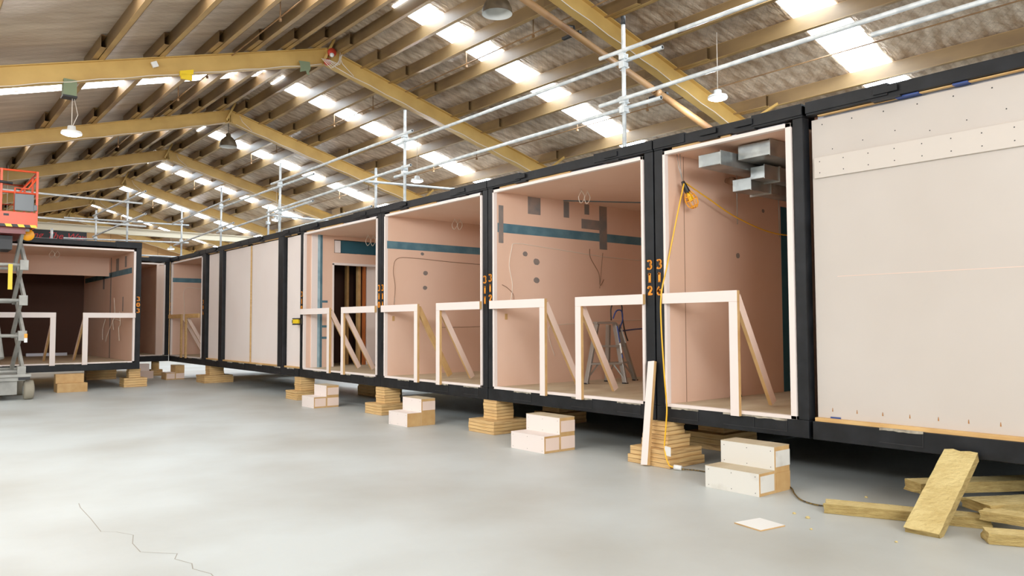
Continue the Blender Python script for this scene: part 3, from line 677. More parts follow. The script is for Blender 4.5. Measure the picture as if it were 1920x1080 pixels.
# ------------------------------------------------------------------ left block: modules facing the camera
YF = 21.82
def front_room(num, x0, x1, yf, label, depth, right_only=False, dark=True):
    t = thing('modular_room_unit', ((x0+x1)/2, yf, ZB), label, 'room module', 'black framed room modules')
    m = MB(); m.box(x0, x1, yf, yf+.13, ZB, ZF); m.box(x0, x0+.1, yf+.13, yf+depth, ZB, ZF); m.box(x1-.1, x1, yf+.13, yf+depth, ZB, ZF); bb = m.build('bottom_beam', 'black', t, .006)
    m = MB()
    pieces('membrane_scrap', [(xc, xc+.4, yf-.02, yf+.02, ZF, ZF+.012) for xc in (x0+.3, x0+1.4, x1-.7)], 'membrane', bb)
    m = MB(); m.box(x0, x1, yf, yf+.12, ZT-.12, ZT); m.box(x1-.62, x1+.004, yf-.012, yf+.13, ZT-.13, ZT+.03); m.box(x1-.13, x1, yf+.13, yf+depth, ZT-.12, ZT); tb = m.build('top_beam', 'black', t, .005)
    pieces('bracket', [(xc, xc+.32, yf-.02, yf-.001, ZT-.11, ZT-.03) for xc in (x0+.55, x0+1.5, x0+2.5) if xc+.25 < x1-.65], 'black', tb)
    m = MB(); m.box(x1-.125, x1, yf+.002, yf+.13, ZF, ZT-.12); m.build('corner_post', 'black', t, .008)
    m = MB(); m.box(x0, x0+.125, yf+.002, yf+.13, ZF, ZT-.12); m.build('corner_post', 'black', t, .008)
    a, b = x0+.14, x1-.137; th = .05; zc = 3.58
    m = MB(); m.box(a, a+th, yf-.012, yf+.05, ZF, zc+.02); m.box(b-th, b, yf-.012, yf+.05, ZF, zc+.02); m.box(a, b, yf-.012, yf+.05, ZF, ZF+.035); m.box(a, b, yf-.012, yf+.05, zc-.02, zc+.02); m.build('opening_trim', 'pink_trim', t)
    m = MB(); m.box(a, a+th, yf+.05, yf+depth, ZF, zc); m.build('side_wall', 'pink_in', t)
    m = MB(); m.box(b-th, b, yf+.05, yf+depth, ZF, zc); w_ = m.build('side_wall', 'pink_in', t)
    m = MB(); m.box(a+th, b-th, yf+.05, yf+depth, zc, zc+.03); cl = m.build('room_ceiling', 'pink_in', t)
    m = MB(); m.box(a+th, b-th, yf+.05, yf+depth, ZF, ZF+.03); m.build('room_floor', 'ply', t)
    m = MB(); m.box(x0+.02, x1-.02, yf+.13, yf+depth, ZT-.06, ZT-.01); m.build('roof_deck', 'dark', t)  # unseen slab here too, added against light leaking from above
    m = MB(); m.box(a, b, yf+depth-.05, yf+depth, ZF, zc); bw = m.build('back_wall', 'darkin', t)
    m = MB(); m.box(x0+.1, x1-.1, yf+.13, yf+depth, ZF-.06, ZF-.005); m.build('underfloor', 'dark', t)
    return t, w_, b-th, cl, bw, a, b
t303, w303, xw, c303, b303, a_, b_ = front_room('303', 1.83, 5.155, YF, 'room module facing the camera stencilled 303, behind the orange lift', 6.6)
number(t303, '303', (5.09, YF), (1,0,0), (0,-1,0), 2.37)
for (y0, y1, z0, z1) in [(22.0,28.2,3.0,3.15), (24.4,24.52,ZF+.03,3.58), (23.5,23.85,3.15,3.5), (22.6,22.8,3.2,3.5), (22.9,23.0,2.0,2.4), (25.3,25.5,2.7,3.3)]:
    pieces('wall_tape', [(xw-.003, xw-.0005, y0, y1, z0, z1)], 'blue' if y1-y0 > 2 else 'blue_grey', w303)
m = MB(); m.box(1.99, xw-.002, 24.7, 24.76, 3.05, 3.58); m.build('bulkhead', 'pink_in', t303)
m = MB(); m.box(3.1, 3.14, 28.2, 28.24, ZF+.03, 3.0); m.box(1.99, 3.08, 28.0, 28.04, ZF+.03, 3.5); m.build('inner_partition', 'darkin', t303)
m = MB(); m.box(3.3, 4.4, 27.6, 27.7, ZF+.03, ZF+.12); m.build('white_skirting', 'film', t303)
for pts in ([(5.0,24.0,2.4), (4.98,23.8,1.9), (4.95,23.9,1.75), (4.9,23.6,1.5)], [(4.97,23.2,2.0), (4.95,23.0,1.65), (4.93,23.1,1.55), (4.9,22.9,1.2)], [(4.95,23.9,1.75), (4.9,24.3,1.4), (4.88,24.5,1.15)], [(4.93,23.0,1.75), (4.98,23.6,1.78), (5.0,24.2,1.8)], [(4.98,25.0,1.8), (4.95,25.2,1.5), (4.93,25.1,1.2)]):
    wire(w303, [(xw-.02-(4.98-p[0])*.8, p[1], p[2]) for p in pts], .009, 'wirewhite')
loops(c303, 3.3, 22.9, 3.58, .2)

def fguard(x0, x1, post_at, label):
    t = thing('timber_guard_frame', ((x0+x1)/2, YF, ZF), label, 'guard frame', 'timber guard frames across the openings')
    ya, yb = YF-.06, YF-.014
    xp = (x0, x0+.12) if post_at == 'lo' else (x1-.12, x1)
    m = MB(); m.box(x0, x1, ya, yb, 1.815, 1.94, [1,1,0,0,1,1]); m.build('rail', ('pink_trim','mdf'), t)
    m = MB(); m.box(xp[0], xp[1], ya, yb, ZF-.02, 1.814, [1,1,0,0,1,1]); m.build('post', ('pink_trim','mdf'), t)
    xc = xp[0]+.05 if post_at == 'lo' else xp[1]-.05
    p0 = V((xc, yb, 1.86)); p1 = V((xc, YF+1.35, ZF+.08)); d = (p1-p0).normalized(); s = V((1,0,0)); u = d.cross(s)
    m = MB(); m.obox((p0+p1)/2, d, s, u, (p1-p0).length, .045, .095, [1,1,0,0,1,1]); m.build('brace', ('pink','mdf'), t)
fguard(3.8, 5.02, 'lo', 'white guard frame on the right side of opening 303')
fguard(2.0, 3.21, 'hi', 'white guard frame on the left side of opening 303, behind the lift')
t304, w304, xw4, c304, b304, a_, b_ = front_room('304', 5.3, 6.999, 26.02, 'half hidden room module in the corner between 303 and the long row', 5, dark=True)
m = MB(); m.box(6.6, 6.66, 26.0, 26.08, ZF+.03, 3.56); m.box(6.66, 6.84, 26.03, 26.06, ZF+.03, 3.56); m.build('stud_panel', 'pink', t304)
wire(t304, [(5.6,29,1.8), (6.0,28.8,1.72), (6.5,28.9,1.8), (6.8,28.9,1.76)], .02, 'wirebrown')
wire(t304, [(5.6,29,1.3), (6.1,28.8,1.38), (6.4,28.9,1.3), (6.5,28.9,.9)], .02, 'wirebrown')

# ------------------------------------------------------------------ packer stacks: every board a thing
def stack(x, y, tiers, where, ztop=ZB, bw=True):
    """tiers from the ground: (n boards, half size x, half size y)"""
    tot = sum(n for n, _, _ in tiers); h = ztop/tot; z = 0; k = 0
    for n, sx, sy in tiers:
        for _ in range(n):
            jx, jy = random.uniform(-.008,.008), random.uniform(-.008,.008)
            m = MB(); m.box(x-sx+jx, x+sx+jx, y-sy+jy, y+sy+jy, z+.0012, z+h-.0012)
            if h > .03: m.box(x-sx+jx-.0015, x+sx+jx+.0015, y-sy+jy-.0015, y+sy+jy+.0015, z+.0004, z+.0034, 1)
            o = m.build('packer_board', ('lvl' if (k % 3) else 'lvl2', 'line'), None)
            pos = 'lowest' if k == 0 else ('topmost' if k == tot-1 else ORD[k]+' from the floor')
            tag(o, 'timber board, %s, in the %s' % (pos, where), 'board', 'timber packing boards stacked under the modules')
            z += h; k += 1
stack(7.045, 5.82, [(2,.31,.31), (2,.30,.28), (3,.2,.19), (3,.155,.155)], 'stack below posts 312 and 316')
stack(7.17, 9.12, [(4,.33,.31), (6,.16,.16)], 'stack below posts 311 and 312')
stack(7.1, 12.3, [(4,.3,.3), (6,.16,.16)], 'stack below posts 310 and 311')
stack(7.1, 15.9, [(4,.3,.3), (6,.16,.16)], 'stack below the post left of opening 310')
stack(7.25, 22.3, [(4,.4,.36), (5,.2,.18)], 'stack below the far blank module')
stack(8.5, 6.1, [(3,.36,.3), (4,.2,.2)], 'shaded stack behind posts 312 and 316')
stack(8.8, 15.6, [(4,.35,.4), (3,.3,.3)], 'shaded stack under room 310')
stack(8.6, 9.3, [(3,.3,.3), (5,.2,.2)], 'shaded stack behind posts 311 and 312')
stack(5.08, 22.15, [(4,.28,.25), (4,.14,.14)], 'stack below the corner post of module 303')
stack(5.0, 25.8, [(4,.4,.2), (2,.2,.15)], 'stack under the far end of module 303')
stack(6.75, 26.6, [(2,.3,.3), (2,.18,.18)], 'low stack in the far corner', ztop=.2)
# rolled timber post on the last stack
m = MB(); m.lathe([(0,0), (.12,0), (.12,.27), (0,.27)], (6.75, 26.6, .2), 14); tag(m.build('round_packer', 'lvl'), 'round timber packer standing in the far corner under the frame', 'packer')

# ------------------------------------------------------------------ step boxes
def stepbox(x0, y0, y1, label, faces='pink_trim', ends=('pink','pink','pink'), D=.52, H1=.21, H2=.42, low_end='pink'):
    t = thing('step_box', (x0+D/2, (y0+y1)/2, 0), label, 'step box', 'two step boxes standing before the openings')
    xm = x0+D/2
    m = MB(); m.box(x0, xm, y0, y1, 0, H1, [0,0,1,1,0,0]); m.box(xm, x0+D, y0, y1, 0, H2, [0,0,1,1,0,0]); body = m.build('body', (faces, 'mdf'), t, .002)
    m = MB(); m.box(x0-.001, xm, y0-.001, y1+.001, H1, H1+.004); m.build('lower_tread', 'pink_trim' if faces != 'whiteboard' else 'ply', t)
    m = MB(); m.box(xm-.001, x0+D+.001, y0-.001, y1+.001, H2, H2+.004); m.build('upper_tread', 'ply', t)
    e = .03
    for (a, b, c, d, mm) in ((x0+.02, xm-.015, e, H1-.025, ends[0]), (xm+.02, x0+D-.0, e, H1-.025, ends[-1] if len(ends) > 2 else ends[0]), (xm+.02, x0+D, H1+.03, H2-.04, ends[1])):
        m = MB(); m.box(a, b, y0-.004, y0-.0005, c, d); m.build('end_panel', mm, t)
    m = MB()
    for y in (y0+.04, (y0+y1)/2, y1-.04):
        for z in (.03, H1-.03): m.lathe([(0,-.001), (.005,-.001)], (x0, y, z), 6, 'x')
        for z in (H1+.03, H2-.04): m.lathe([(0,-.001), (.005,-.001)], (xm, y, z), 6, 'x')
    m.build('screw_head', 'dark', t)
stepbox(6.27, 4.09, 4.69, 'scuffed white two step box before opening 316', 'whiteboard', ('whiteboard','whiteboard','mdf'), H2=.43)
stepbox(6.33, 7.14, 7.79, 'pink faced two step box before opening 312', 'pink_trim', ('pink','pink'))
stepbox(6.34, 10.38, 10.95, 'pink faced two step box with raw timber lower end before opening 311', 'pink_trim', ('mdf','pink'))
stepbox(6.40, 13.9, 14.45, 'pink faced two step box before opening 310', 'pink_trim', ('pink','pink'))
stepbox(6.42, 24.1, 24.6, 'raw timber two step box before the far corner opening', 'mdf', ('pink','mdf'))
t = thing('step_box', (3.5, 21.4, 0), 'plain raw timber two step box in front of module 303', 'step box', 'two step boxes standing before the openings')
m = MB(); m.box(3.19, 3.84, 21.22, 21.46, 0, .215); m.build('lower_step', 'mdf', t, .003); m = MB(); m.box(3.19, 3.80, 21.46, 21.7, 0, .43); m.build('upper_step', 'mdf', t, .003)
t = thing('step_box', (6.1, 25.3, 0), 'pinkish two step box in the gap between module 303 and the corner', 'step box', 'two step boxes standing before the openings')
m = MB(); m.box(5.85, 6.35, 25.2, 25.4, 0, .22); m.build('lower_step', 'pink', t, .003); m = MB(); m.box(5.85, 6.28, 25.4, 25.6, 0, .44); m.build('upper_step', 'pink_trim', t, .003)

# leaning plank, floor tile, offcuts
m = MB(); p0 = V((6.66, 5.80, .0)); p1 = V((6.955, 5.93, 1.15)); d = (p1-p0).normalized(); s = V((0,1,0)); s = (s-s.dot(d)*d).normalized(); u = d.cross(s)
m.obox((p0+p1)/2+V((0,0,.012)), d, s, u, (p1-p0).length, .095, .045, [1,1,1,1,0,0]); tag(m.build('plank', ('pink_trim','mdf'), None, .0015), 'pale pink faced timber plank leaning on the post between 312 and 316', 'plank')
m = MB(); pts = [(5.30,3.69), (5.58,3.64), (5.53,3.38), (5.25,3.42)]
m._add([(x, y, .001) for x, y in pts]+[(x, y, .011) for x, y in pts], [(3,2,1,0), (4,5,6,7), (0,1,5,4), (1,2,6,5), (2,3,7,6), (3,0,4,7)], [1,0,1,1,1,1]); tag(m.build('board_offcut', ('white','mdf')), 'small white square of board lying flat on the floor', 'board offcut')
m = MB(); m.box(7.25, 7.62, 6.15, 6.24, ZF+.031, ZF+.075); tag(m.build('timber_offcut', 'mdf'), 'short raw timber offcut on the floor of room 312', 'timber offcut')
m = MB(); m.box(7.2, 7.45, 9.45, 9.55, ZF+.031, ZF+.06); tag(m.build('timber_offcut', 'mdf'), 'small timber offcut on the floor of room 311', 'timber offcut')
t = thing('laser_level', (6.9, 15.97, 1.62), 'small black and yellow device fixed to the black post left of opening 310', 'tool')
m = MB(); m.box(6.955, 6.999, 15.76, 15.9, 1.62, 1.76); m.box(6.9, 6.955, 15.76, 16.13, 1.735, 1.76); m.box(6.9, 6.955, 15.76, 16.13, 1.61, 1.64); m.box(6.91, 6.95, 16.12, 16.17, 1.65, 1.72); m.build('housing', 'dark', t, .004)
m = MB(); m.box(6.905, 6.955, 15.86, 16.12, 1.641, 1.734); m.build('body', 'yellowp', t, .004)

# ------------------------------------------------------------------ step ladder in room 312
t = thing('step_ladder', (9.0, 8.4, ZF+.03), 'small aluminium step ladder standing in room 312', 'ladder')
zf = ZF+.03; YLa = 8.42
def seg(m, a, b, w=.07, h=.025, up=(0,1,0)): m.bar(a, b, w, h, up)
top = zf+.93
# front (tread) section towards -y (camera side), rear section behind
m1 = {}
for s_, x_b, x_t in (('L', 8.42, 8.62), ('R', 8.86, 8.93)): pass
fl = ((8.36,8.45,zf), (8.66,8.5,top)); fr = ((8.86,8.1,zf), (8.98,8.42,top))
rl = ((8.98,8.6,zf+.0), (8.98,8.56,top-.02)); rr = ((9.48,8.45,zf), (9.14,8.5,top-.02))
for nm, (a, b) in (('rail', fl), ('rail', fr), ('rail', rl), ('rail', rr)):
    m = MB(); m.bar(a, b, .04, .08, (0,1,0)); m.build(nm, 'alu', t, .003)
    m = MB(); m.box(a[0]-.04, a[0]+.04, a[1]-.03, a[1]+.03, zf, zf+.02); m.build('rubber_foot', 'dark', t)
def lerp(a, b, q): return V(a)*(1-q)+V(b)*q
for q in (.33, .62):
    m = MB(); m.bar(lerp(*fl, q), lerp(*fr, q), .09, .03); m.build('tread', 'alu', t, .003)
for q in (.33, .62):
    m = MB(); m.bar(lerp(*rl, q), lerp(*rr, q), .03, .03); m.build('rear_bar', 'alu', t)
m = MB(); m.obox((8.8,8.47,top+.01), V((.32,-.08,0)), V((.08,.32,0)), (0,0,1), .36, .13, .03); m.build('top_step', 'alu', t, .004)
for a, b in ((lerp(*fl,.33), lerp(*fl,.08)), (lerp(*fr,.33), lerp(*fr,.08))):
    c = (lerp(*fl,.33)+lerp(*fr,.33))/2; m = MB(); m.bar(c+(a-c)*.45, b, .02, .02); m.build('tread_brace', 'alu', t)
for a, b in ((lerp(*rl,.33), lerp(*rl,.05)), (lerp(*rr,.33), lerp(*rr,.05))):
    c = (lerp(*rl,.33)+lerp(*rr,.33))/2; m = MB(); m.bar(c+(a-c)*.4, b, .02, .02); m.build('rear_brace', 'alu', t)
def decal(a, b, q0, q1, w, mt, off):
    pa = lerp(a, b, q0)+V(off); pb = lerp(a, b, q1)+V(off); m = MB(); m.bar(pa, pb, .004, w, (0,1,0)); return m.build('sticker', mt, t)
decal(*fr, .68, .95, .06, 'blueplastic', (-.016,-.035,0)); decal(*fr, .5, .66, .06, 'white', (-.016,-.035,0)); decal(*fr, .42, .48, .06, 'blueplastic', (-.016,-.035,0)); decal(*rr, .68, .93, .05, 'white', (-.005,-.04,0))
t = thing('hose_coil', (8.98, 8.45, top), 'dark blue hose looped over the step ladder', 'hose')
wire(t, [(8.9,8.42,top+.05), (8.9,8.42,top+.25), (9.0,8.42,top+.36), (9.14,8.42,top+.3), (9.16,8.42,top+.1), (9.2,8.4,top-.15), (9.24,8.38,top-.28)], .012, 'dark', 'hose')
wire(t, [(8.92,8.4,top+.08), (9.0,8.4,top+.2), (9.12,8.4,top+.2), (9.16,8.42,top+.05), (9.1,8.44,top-.1), (9.2,8.48,top-.12), (9.6,8.6,top-.1), (10.4,8.9,top-.08)], .012, 'blueplastic', 'hose')

# ------------------------------------------------------------------ scaffold handrail on the module roofs
XS = 7.10
def upright(x, y, z1, label, clamps=(), z0=ZT+.016, black_cap=False):
    t = thing('scaffold_upright', (x, y, z0), label, 'scaffold post', 'galvanised scaffold uprights on the module roofs')
    m = MB(); m.tube([(x,y,z0+.008), (x,y,z1)], .026, 12); m.build('tube', 'galv', t)
    m = MB(); m.box(x-.07, x+.07, y-.07, y+.07, z0, z0+.008); m.build('base_plate', 'galv', t)
    for zc in clamps:
        m = MB(); m.box(x-.045, x+.04, y-.045, y+.045, zc-.03, zc+.03); m.box(x-.06, x-.045, y-.05, y+.03, zc-.045, zc+.045)
        m.tube([(x-.03,y-.075,zc+.04), (x-.03,y+.075,zc+.04)], .009, 6); m.tube([(x+.02,y-.075,zc-.04), (x+.02,y+.075,zc-.04)], .009, 6); m.build('coupler', 'galv', t, .006)
    if black_cap:
        m = MB(); m.tube([(x,y,z1-.1), (x,y,z1+.01)], .029, 12); m.build('end_sleeve', 'dark', t)
upright(XS, 6.46, 5.48, 'tallest looking scaffold post, above the 311 and 312 joint, with a black end', (4.97,4.86,4.41,4.29), black_cap=True)
upright(XS, 1.3, 5.4, 'scaffold post nearest the camera, above the large blank module', (4.97,4.4))
upright(XS, 11.73, 5.46, 'galvanised scaffold post above opening 311, in front of a lit lamp', (4.99,4.92,4.4,4.33))
upright(XS, 17.37, 5.45, 'galvanised scaffold post above the blank module left of opening 310', (4.97,4.9,4.36,4.26))
upright(XS, 21.5, 5.45, 'galvanised scaffold post above the blank modules, fourth along from the right', (4.95,4.88,4.34,4.24))
upright(XS, 25.2, 5.33, 'galvanised scaffold post at the inner corner above the far opening', (4.9,4.28))
upright(7.75, 13.95, 4.85, 'short galvanised scaffold post set back above opening 310', (4.55,3.95))
upright(7.7, 19.6, 4.75, 'short galvanised scaffold post set back behind the guard rails, nearer of the far pair', (4.3,3.9))
upright(7.75, 19.0, 4.95, 'short galvanised scaffold post with dark top set back over the blank module', (4.35,3.9), black_cap=True)
upright(4.85, 22.1, 5.17, 'galvanised scaffold post on the right corner of module 303', (4.9,4.3))
upright(4.85, 26.1, 5.15, 'galvanised scaffold post standing behind module 303', (4.9,4.3,3.95))
def tube(p0, p1, label, off=.055):
    m = MB(); m.hollow(p0, p1, .0245, 12, 0, 1)
    tag(m.build('scaffold_tube', ('galv','dark')), label, 'scaffold tube', 'galvanised scaffold guard rails')
xo, xi = XS-.056, XS+.056
tube((xo,2.6,4.99), (xo,6.82,5.03), 'upper guard rail tube nearest the camera at top right')
tube((xi,5.88,4.94), (xi,12.1,4.91), 'upper guard rail tube ending just right of the nearest scaffold post')
tube((xo,11.39,5.01), (xo,17.77,4.99), 'upper guard rail tube between the second and third posts')
tube((xi,15.64,4.92), (xi,21.89,4.91), 'upper guard rail tube between the third and fourth posts')
tube((xo,20.68,5.01), (xo,26.0,4.9), 'upper guard rail tube farthest along the row')
tube((xo,.9,4.46), (xo,6.83,4.41), 'lower guard rail tube nearest the camera crossing the skylight')
tube((xi,5.91,4.33), (xi,12.18,4.32), 'lower guard rail tube ending just right of the nearest scaffold post')
tube((xo,11.44,4.41), (xo,18.01,4.33), 'lower guard rail tube between the second and third posts')
tube((xi,15.68,4.33), (xi,22.0,4.23), 'lower guard rail tube between the third and fourth posts')
tube((xo,20.33,4.33), (xo,25.78,4.18), 'lower guard rail tube farthest along the row')
tube((xi,.9,4.34), (xi,3.36,4.33), 'short tube end over the brightest skylight at top right')
tube((7.5,13.95,4.55), (10.6,12.6,4.4), 'scaffold brace tube running back from the post above opening 310')
tube((7.6,19.2,4.45), (10.4,18.6,4.35), 'scaffold brace tube running back over the blank module')
tube((7.35,13.4,3.95), (7.2,17.4,3.84), 'low scaffold tube lying along the module roof left of opening 310')
tube((7.4,8.9,3.9), (8.6,9.0,3.86), 'short tube end on the roof of module 311')
tube((.6,22.04,4.93), (5.2,22.04,4.88), 'upper guard rail tube over module 303 meeting the lift platform')
tube((.6,22.04,4.33), (5.3,22.04,4.27), 'middle guard rail tube over module 303')
tube((4.79,20.03,4.89), (4.79,26.2,4.98), 'upper tube pointing at the camera from the corner of module 303')
tube((4.79,19.99,4.33), (4.79,26.2,4.34), 'lower tube pointing at the camera from the corner of module 303')
tube((4.0,26.16,4.86), (7.6,26.16,4.91), 'upper guard rail tube across the inner corner')
tube((4.0,26.16,4.24), (7.6,26.16,4.33), 'lower guard rail tube across the inner corner')
tube((5.3,26.3,3.85), (7.8,26.3,3.86), 'low tube across the inner corner just above the frame')
for x in (2.9, 3.6):
    m = MB(); m.box(x-.35, x+.5, 22.2, 22.4, ZT, ZT+.04); tag(m.build('scaffold_board', 'galv'), 'pale plank on the roof of module 303, %s one' % ('left' if x < 3 else 'right'), 'plank')
m = MB(); m.tube([(3.15,22.3,ZT+.04), (3.15,22.3,ZT+.3)], .03, 10); tag(m.build('tube_stub', 'galv'), 'short upright tube stub on the roof of module 303', 'tube stub')
m = MB(); m.box(8.3, 8.4, 8.9, 9.0, ZT-.01, ZT+.16); tag(m.build('roof_upstand', 'white'), 'small white upstand on the roof of module 311', 'upstand')

# ------------------------------------------------------------------ scissor lift
t = thing('scissor_lift', (1.8, 20.5, 0), 'orange and grey scissor lift raised in front of module 303', 'scissor lift')
X0, X1, Y0, Y1 = 1.15, 2.33, 19.62, 21.45
m = MB(); m.box(X0+.1, X1-.12, Y0+.1, Y1-.1, .12, .42); m.box(X0+.02, X1+.02, Y0+.02, Y1-.02, .42, .50); m.box(X0, X1+.12, Y0-.02, Y1, .5, .56); m.build('chassis', 'liftgrey', t, .01)
m = MB(); m.box(X1-.12, X1+.1, Y0-.024, Y0-.02, .44, .5); m.build('chassis_slot', 'dark', t)
for x in (X0-.02, X1+.1):
    for y in (Y0+.2, Y1-.25):
        m = MB(); m.lathe([(0,-.1), (.13,-.1), (.2,-.085), (.21,-.06), (.21,.06), (.2,.085), (.13,.1), (0,.1)], (x, y, .211), 28, 'x'); w_ = m.build('wheel', 'rubber', t)
        m = MB(); m.lathe([(0,-.112), (.08,-.11), (.1,-.1)], (x, y, .211), 16, 'x'); m.lathe([(.1,.1), (.08,.11), (0,.112)], (x, y, .211), 16, 'x'); m.build('hub', 'liftgrey', w_)
za, zb_ = .62, 3.72; NS = 4; hs = (zb_-za)/NS; ya, yb2 = Y0+.12, Y1-.35
for sx, mts in ((X1-.02, 'liftgrey'), (X0+.1, 'liftgrey')):
    for i in range(NS):
        z0_, z1_ = za+i*hs, za+(i+1)*hs
        dx = .07 if sx > 1.8 else -.07
        m = MB(); m.bar((sx, ya, z0_), (sx, yb2, z1_), .06, .15); m.build('scissor_arm', mts, t, .006)
        m = MB(); m.bar((sx-dx, yb2, z0_), (sx-dx, ya, z1_), .06, .15); m.build('scissor_arm', mts, t, .006)
        m = MB(); m.box(sx-.11, sx+.05, ya-.05, ya+.08, z0_-.11, z0_+.11); m.build('arm_bracket', mts, t, .006)
for i in range(NS+1):
    z = za+i*hs
    for y in (ya, yb2):
        m = MB(); m.tube([(X0+.05, y, z), (X1+.03, y, z)], .035, 10); m.build('cross_tube', 'liftgrey', t)
m = MB(); m.box(X0+.2, X1-.25, Y0+.4, Y1-.6, 3.3, 3.6); m.build('hydraulic_block', 'dark', t)
m = MB(); m.tube([(1.95,20.2,.9), (1.85,20.9,2.1)], .06, 12); m.build('hydraulic_cylinder', 'liftgrey', t)
m = MB(); m.box(1.98, 2.06, Y0+.02, Y0+.06, 2.4, 2.95)
m.build('yellow_strap', 'yellowp', t)
PX0, PX1, PY0, PY1 = 1.1, 2.48, 19.5, 21.6
m = MB(); m.box(PX0, PX1, PY0, PY0+.03, 3.78, 4.08); m.box(PX1-.03, PX1, PY0+.03, PY1, 3.78, 4.08); m.box(PX0, PX0+.03, PY0+.03, PY1, 3.78, 4.08); m.box(PX0, PX1, PY1-.03, PY1, 3.78, 4.08); m.build('toe_board', 'orange', t, .004)
m = MB(); m.box(PX0+.03, PX1-.03, PY0+.03, PY1-.03, 3.8, 3.85); m.box(PX0+.15, PX1-.2, PY0+.15, PY1-.1, 3.62, 3.8); m.build('deck', 'redpaint', t)
m = MB(); n = 12
for i in range(n):
    a = PX0+(PX1-PX0)*i/n; b = PX0+(PX1-PX0)*(i+1)/n; s_ = .03
    m._add([(a,PY0-.003,3.75), (b,PY0-.003,3.75), (b-s_,PY0-.003,3.81), (a-s_ if i else a,PY0-.003,3.81)], [(0,1,2,3)], i % 2)
m.build('hazard_stripe', ('dark','yellowp'), t)
m = MB()
for (x, y) in ((PX1-.02,PY0+.02), (PX1-.02,PY0+.75), (PX1-.02,PY1-.02), (PX0+.02,PY0+.02), (PX0+.02,PY1-.02), (1.8,PY0+.02), (1.8,PY1-.02)):
    m.box(x-.022, x+.022, y-.022, y+.022, 4.08, 5.0)
m.build('rail_post', 'orange', t, .004)
m = MB()
for z in (4.5, 4.98):
    m.tube([(PX0+.02,PY0+.02,z), (PX1-.02,PY0+.02,z), (PX1-.02,PY1-.02,z), (PX0+.02,PY1-.02,z), (PX0+.02,PY0+.02,z)], .022, 8)
m.tube([(2.46,PY0+.75,4.95), (2.2,PY0+.75,4.6), (1.95,PY0+.75,4.6)], .02, 8); m.tube([(2.05,PY0+.02,4.08), (2.05,PY0+.02,4.6), (2.3,PY0+.02,4.6), (2.45,PY0+.02,4.85)], .02, 8)
m.build('guard_rail', 'orange', t)
m = MB(); m.box(2.04, 2.4, PY0-.06, PY0-.005, 4.1, 4.47); m.box(2.38, 2.46, PY0-.05, PY0-.0, 4.12, 4.25); m.build('control_box', 'plate', t, .01)
m = MB(); m.tube([(1.6,PY0-.03,4.72), (2.0,PY0-.03,4.68)], .03, 10); m.build('padded_grip', 'dark', t)
m = MB(); m.lathe([(0,-.02), (.13,-.02), (.13,.02), (0,.02)], (2.36, PY0+.5, 3.64), 20, 'y'); m.build('orange_beacon', 'cage', t)
m = MB(); m.box(1.85, 1.95, PY0-.004, PY0-.001, 3.98, 4.03); m.build('dark_label', 'dark', t)
m = MB(); m.box(X1-.02, X1+.04, ya-.056, ya-.051, 1.35, 1.44); m.build('orange_label', 'cage', t)
m = MB(); m.box(X1-.02, X1+.04, ya-.056, ya-.051, 1.25, 1.345); m.build('white_label', 'white', t)

# ------------------------------------------------------------------ mineral wool slabs
def slab(pts_center, ax, ay, L, W, T, label, rough=.003):
    """ax long axis, ay width axis; real slab shape with ragged ends"""
    ax = V(ax).normalized(); ay = V(ay); ay = (ay-ay.dot(ax)*ax).normalized(); az = ax.cross(ay).normalized()
    if az.z < 0: az = -az
    c = V(pts_center); n = 14; k = 4
    m = MB(); vs = []; prof = []
    # cross-section ring points (rounded rectangle in ay/az)
    ring = []
    for s_ in range(5): ring.append((-W/2+W*s_/4, T/2))
    for s_ in range(1, 3): ring.append((W/2, T/2-T*s_/3))
    for s_ in range(5): ring.append((W/2-W*s_/4, -T/2))
    for s_ in range(1, 3): ring.append((-W/2, -T/2+T*s_/3))
    R_ = len(ring)
    for i in range(n+1):
        u = -L/2+L*i/n
        for (a, b) in ring:
            j = rough if 0 < i < n else rough*4
            vs.append(c+ax*(u+random.uniform(-j, j))+ay*(a+random.uniform(-rough, rough)*.6)+az*(b+random.uniform(-rough, rough)*.35))
    fs = []; mi = []
    for i in range(n):
        for q in range(R_):
            fs.append((i*R_+q, i*R_+(q+1) % R_, (i+1)*R_+(q+1) % R_, (i+1)*R_+q)); mi.append(0 if q < 4 else 1)
    fs.append(tuple(reversed(range(R_)))); fs.append(tuple(n*R_+q for q in range(R_))); mi += [1, 1]
    m._add(vs, fs, mi)
    return tag(m.build('insulation_slab', ('wool','woolside')), label, 'insulation slab', 'yellow mineral wool slabs heaped at the right')
# leaning slab (drawn from measured corners)
slab((6.53,2.60,.255), (.80,.03,.46), (.12,-1,0), 1.0, .25, .08, 'yellow mineral wool slab leaning across the heap, top of the pile')
slab((6.50,2.89,.042), (.41,-.91,0), (.91,.41,0), 1.2, .2, .08, 'long mineral wool slab flat on the floor at the left of the heap')
slab((7.40,2.60,.205), (.845,-.535,0), (.535,.845,0), 1.35, .22, .09, 'mineral wool slab lying across the back of the heap')
slab((7.22,2.19,.14), (.865,-.5,0), (.5,.865,0), 1.05, .3, .075, 'wide mineral wool slab in the middle of the heap')
slab((6.54,1.79,.04), (.5,-.865,0), (.865,.5,0), 1.0, .2, .075, 'mineral wool slab at the front with a ragged end')
slab((6.70,1.86,.118), (.06,-1,0), (1,.06,0), 1.0, .2, .07, 'mineral wool slab lying above the ragged ended front one')
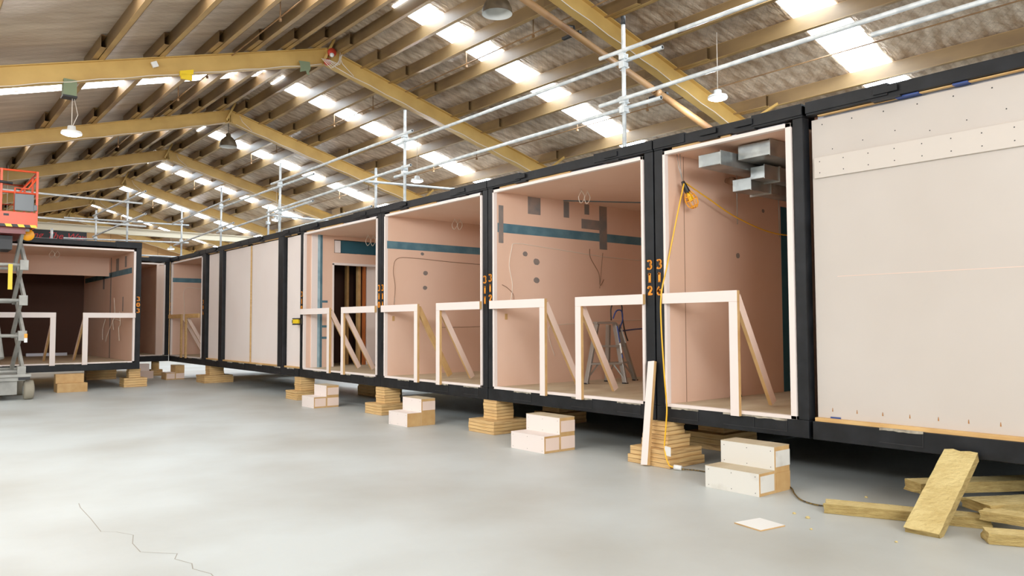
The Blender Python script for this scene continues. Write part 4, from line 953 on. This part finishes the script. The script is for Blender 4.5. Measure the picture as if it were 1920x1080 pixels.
# crumbs
for i, (x, y) in enumerate(((5.75,2.62), (5.95,3.55), (5.9,3.4), (5.6,3.2), (7.0,3.45))):
    m = MB(); r = .012+.004*(i % 3)
    m.lathe([(0,0), (r,.002), (r*.7,r*.8), (0,r)], (x, y, .0), 6); tag(m.build('insulation_crumb', 'wool'), 'tiny crumb of yellow insulation on the floor near the heap', 'crumb', 'insulation crumbs on the floor')
# floor crack
fl_ = [o for o in C.objects if o.name == 'floor'][0]
m = MB(); P = [(1.38,7.9), (1.36,7.71), (1.35,7.2), (1.33,6.71), (1.42,6.62), (1.5,6.44), (1.44,6.2), (1.43,5.93), (1.5,5.85), (1.62,5.72), (1.57,5.6), (1.63,5.42), (1.6,5.3), (1.66,5.12), (1.64,4.9)]
for (a, b), (c, d) in zip(P[:-1], P[1:]):
    w_ = .0035; m.poly([(a-w_, b, .0008), (a+w_, b, .0008), (c+w_, d, .0008), (c-w_, d, .0008)])
m2 = m.build('floor_crack', 'grime', None); m2.parent = fl_; m2.matrix_parent_inverse = Matrix.Translation(fl_.location).inverted()

# ------------------------------------------------------------------ light
w = bpy.data.worlds.new('world'); bpy.context.scene.world = w; w.use_nodes = True
w.node_tree.nodes['Background'].inputs[0].default_value = (.93,.97,1,1); w.node_tree.nodes['Background'].inputs[1].default_value = 1.2
def area(loc, to, sx, sy, e, col=(1,1,1)):  # added fill lamps out of view, brightening roof, faces and far rooms
    l = bpy.data.lights.new('fill_light', 'AREA'); l.shape = 'RECTANGLE'; l.size = sx; l.size_y = sy; l.energy = e; l.color = col
    o = bpy.data.objects.new('fill_light', l); C.objects.link(o); o.location = loc
    o.rotation_euler = (V(to)-V(loc)).to_track_quat('-Z', 'Y').to_euler(); return o
area((-.5,-6.0,4.4), (5,10,3.6), 8, 2.2, 950, (.97,.985,1))
area((-3.3,12,4.3), (7,14,1.2), 18, .9, 560, (.94,.97,1))
area((-2.4, 8.5, 5.0), (5, 24, 1.2), 4.5, 1.2, 420, (.95,.98,1))
sc = bpy.context.scene
sc.view_settings.view_transform = 'Standard'; sc.view_settings.look = 'None'; sc.view_settings.exposure = .2; sc.view_settings.gamma = 1.12
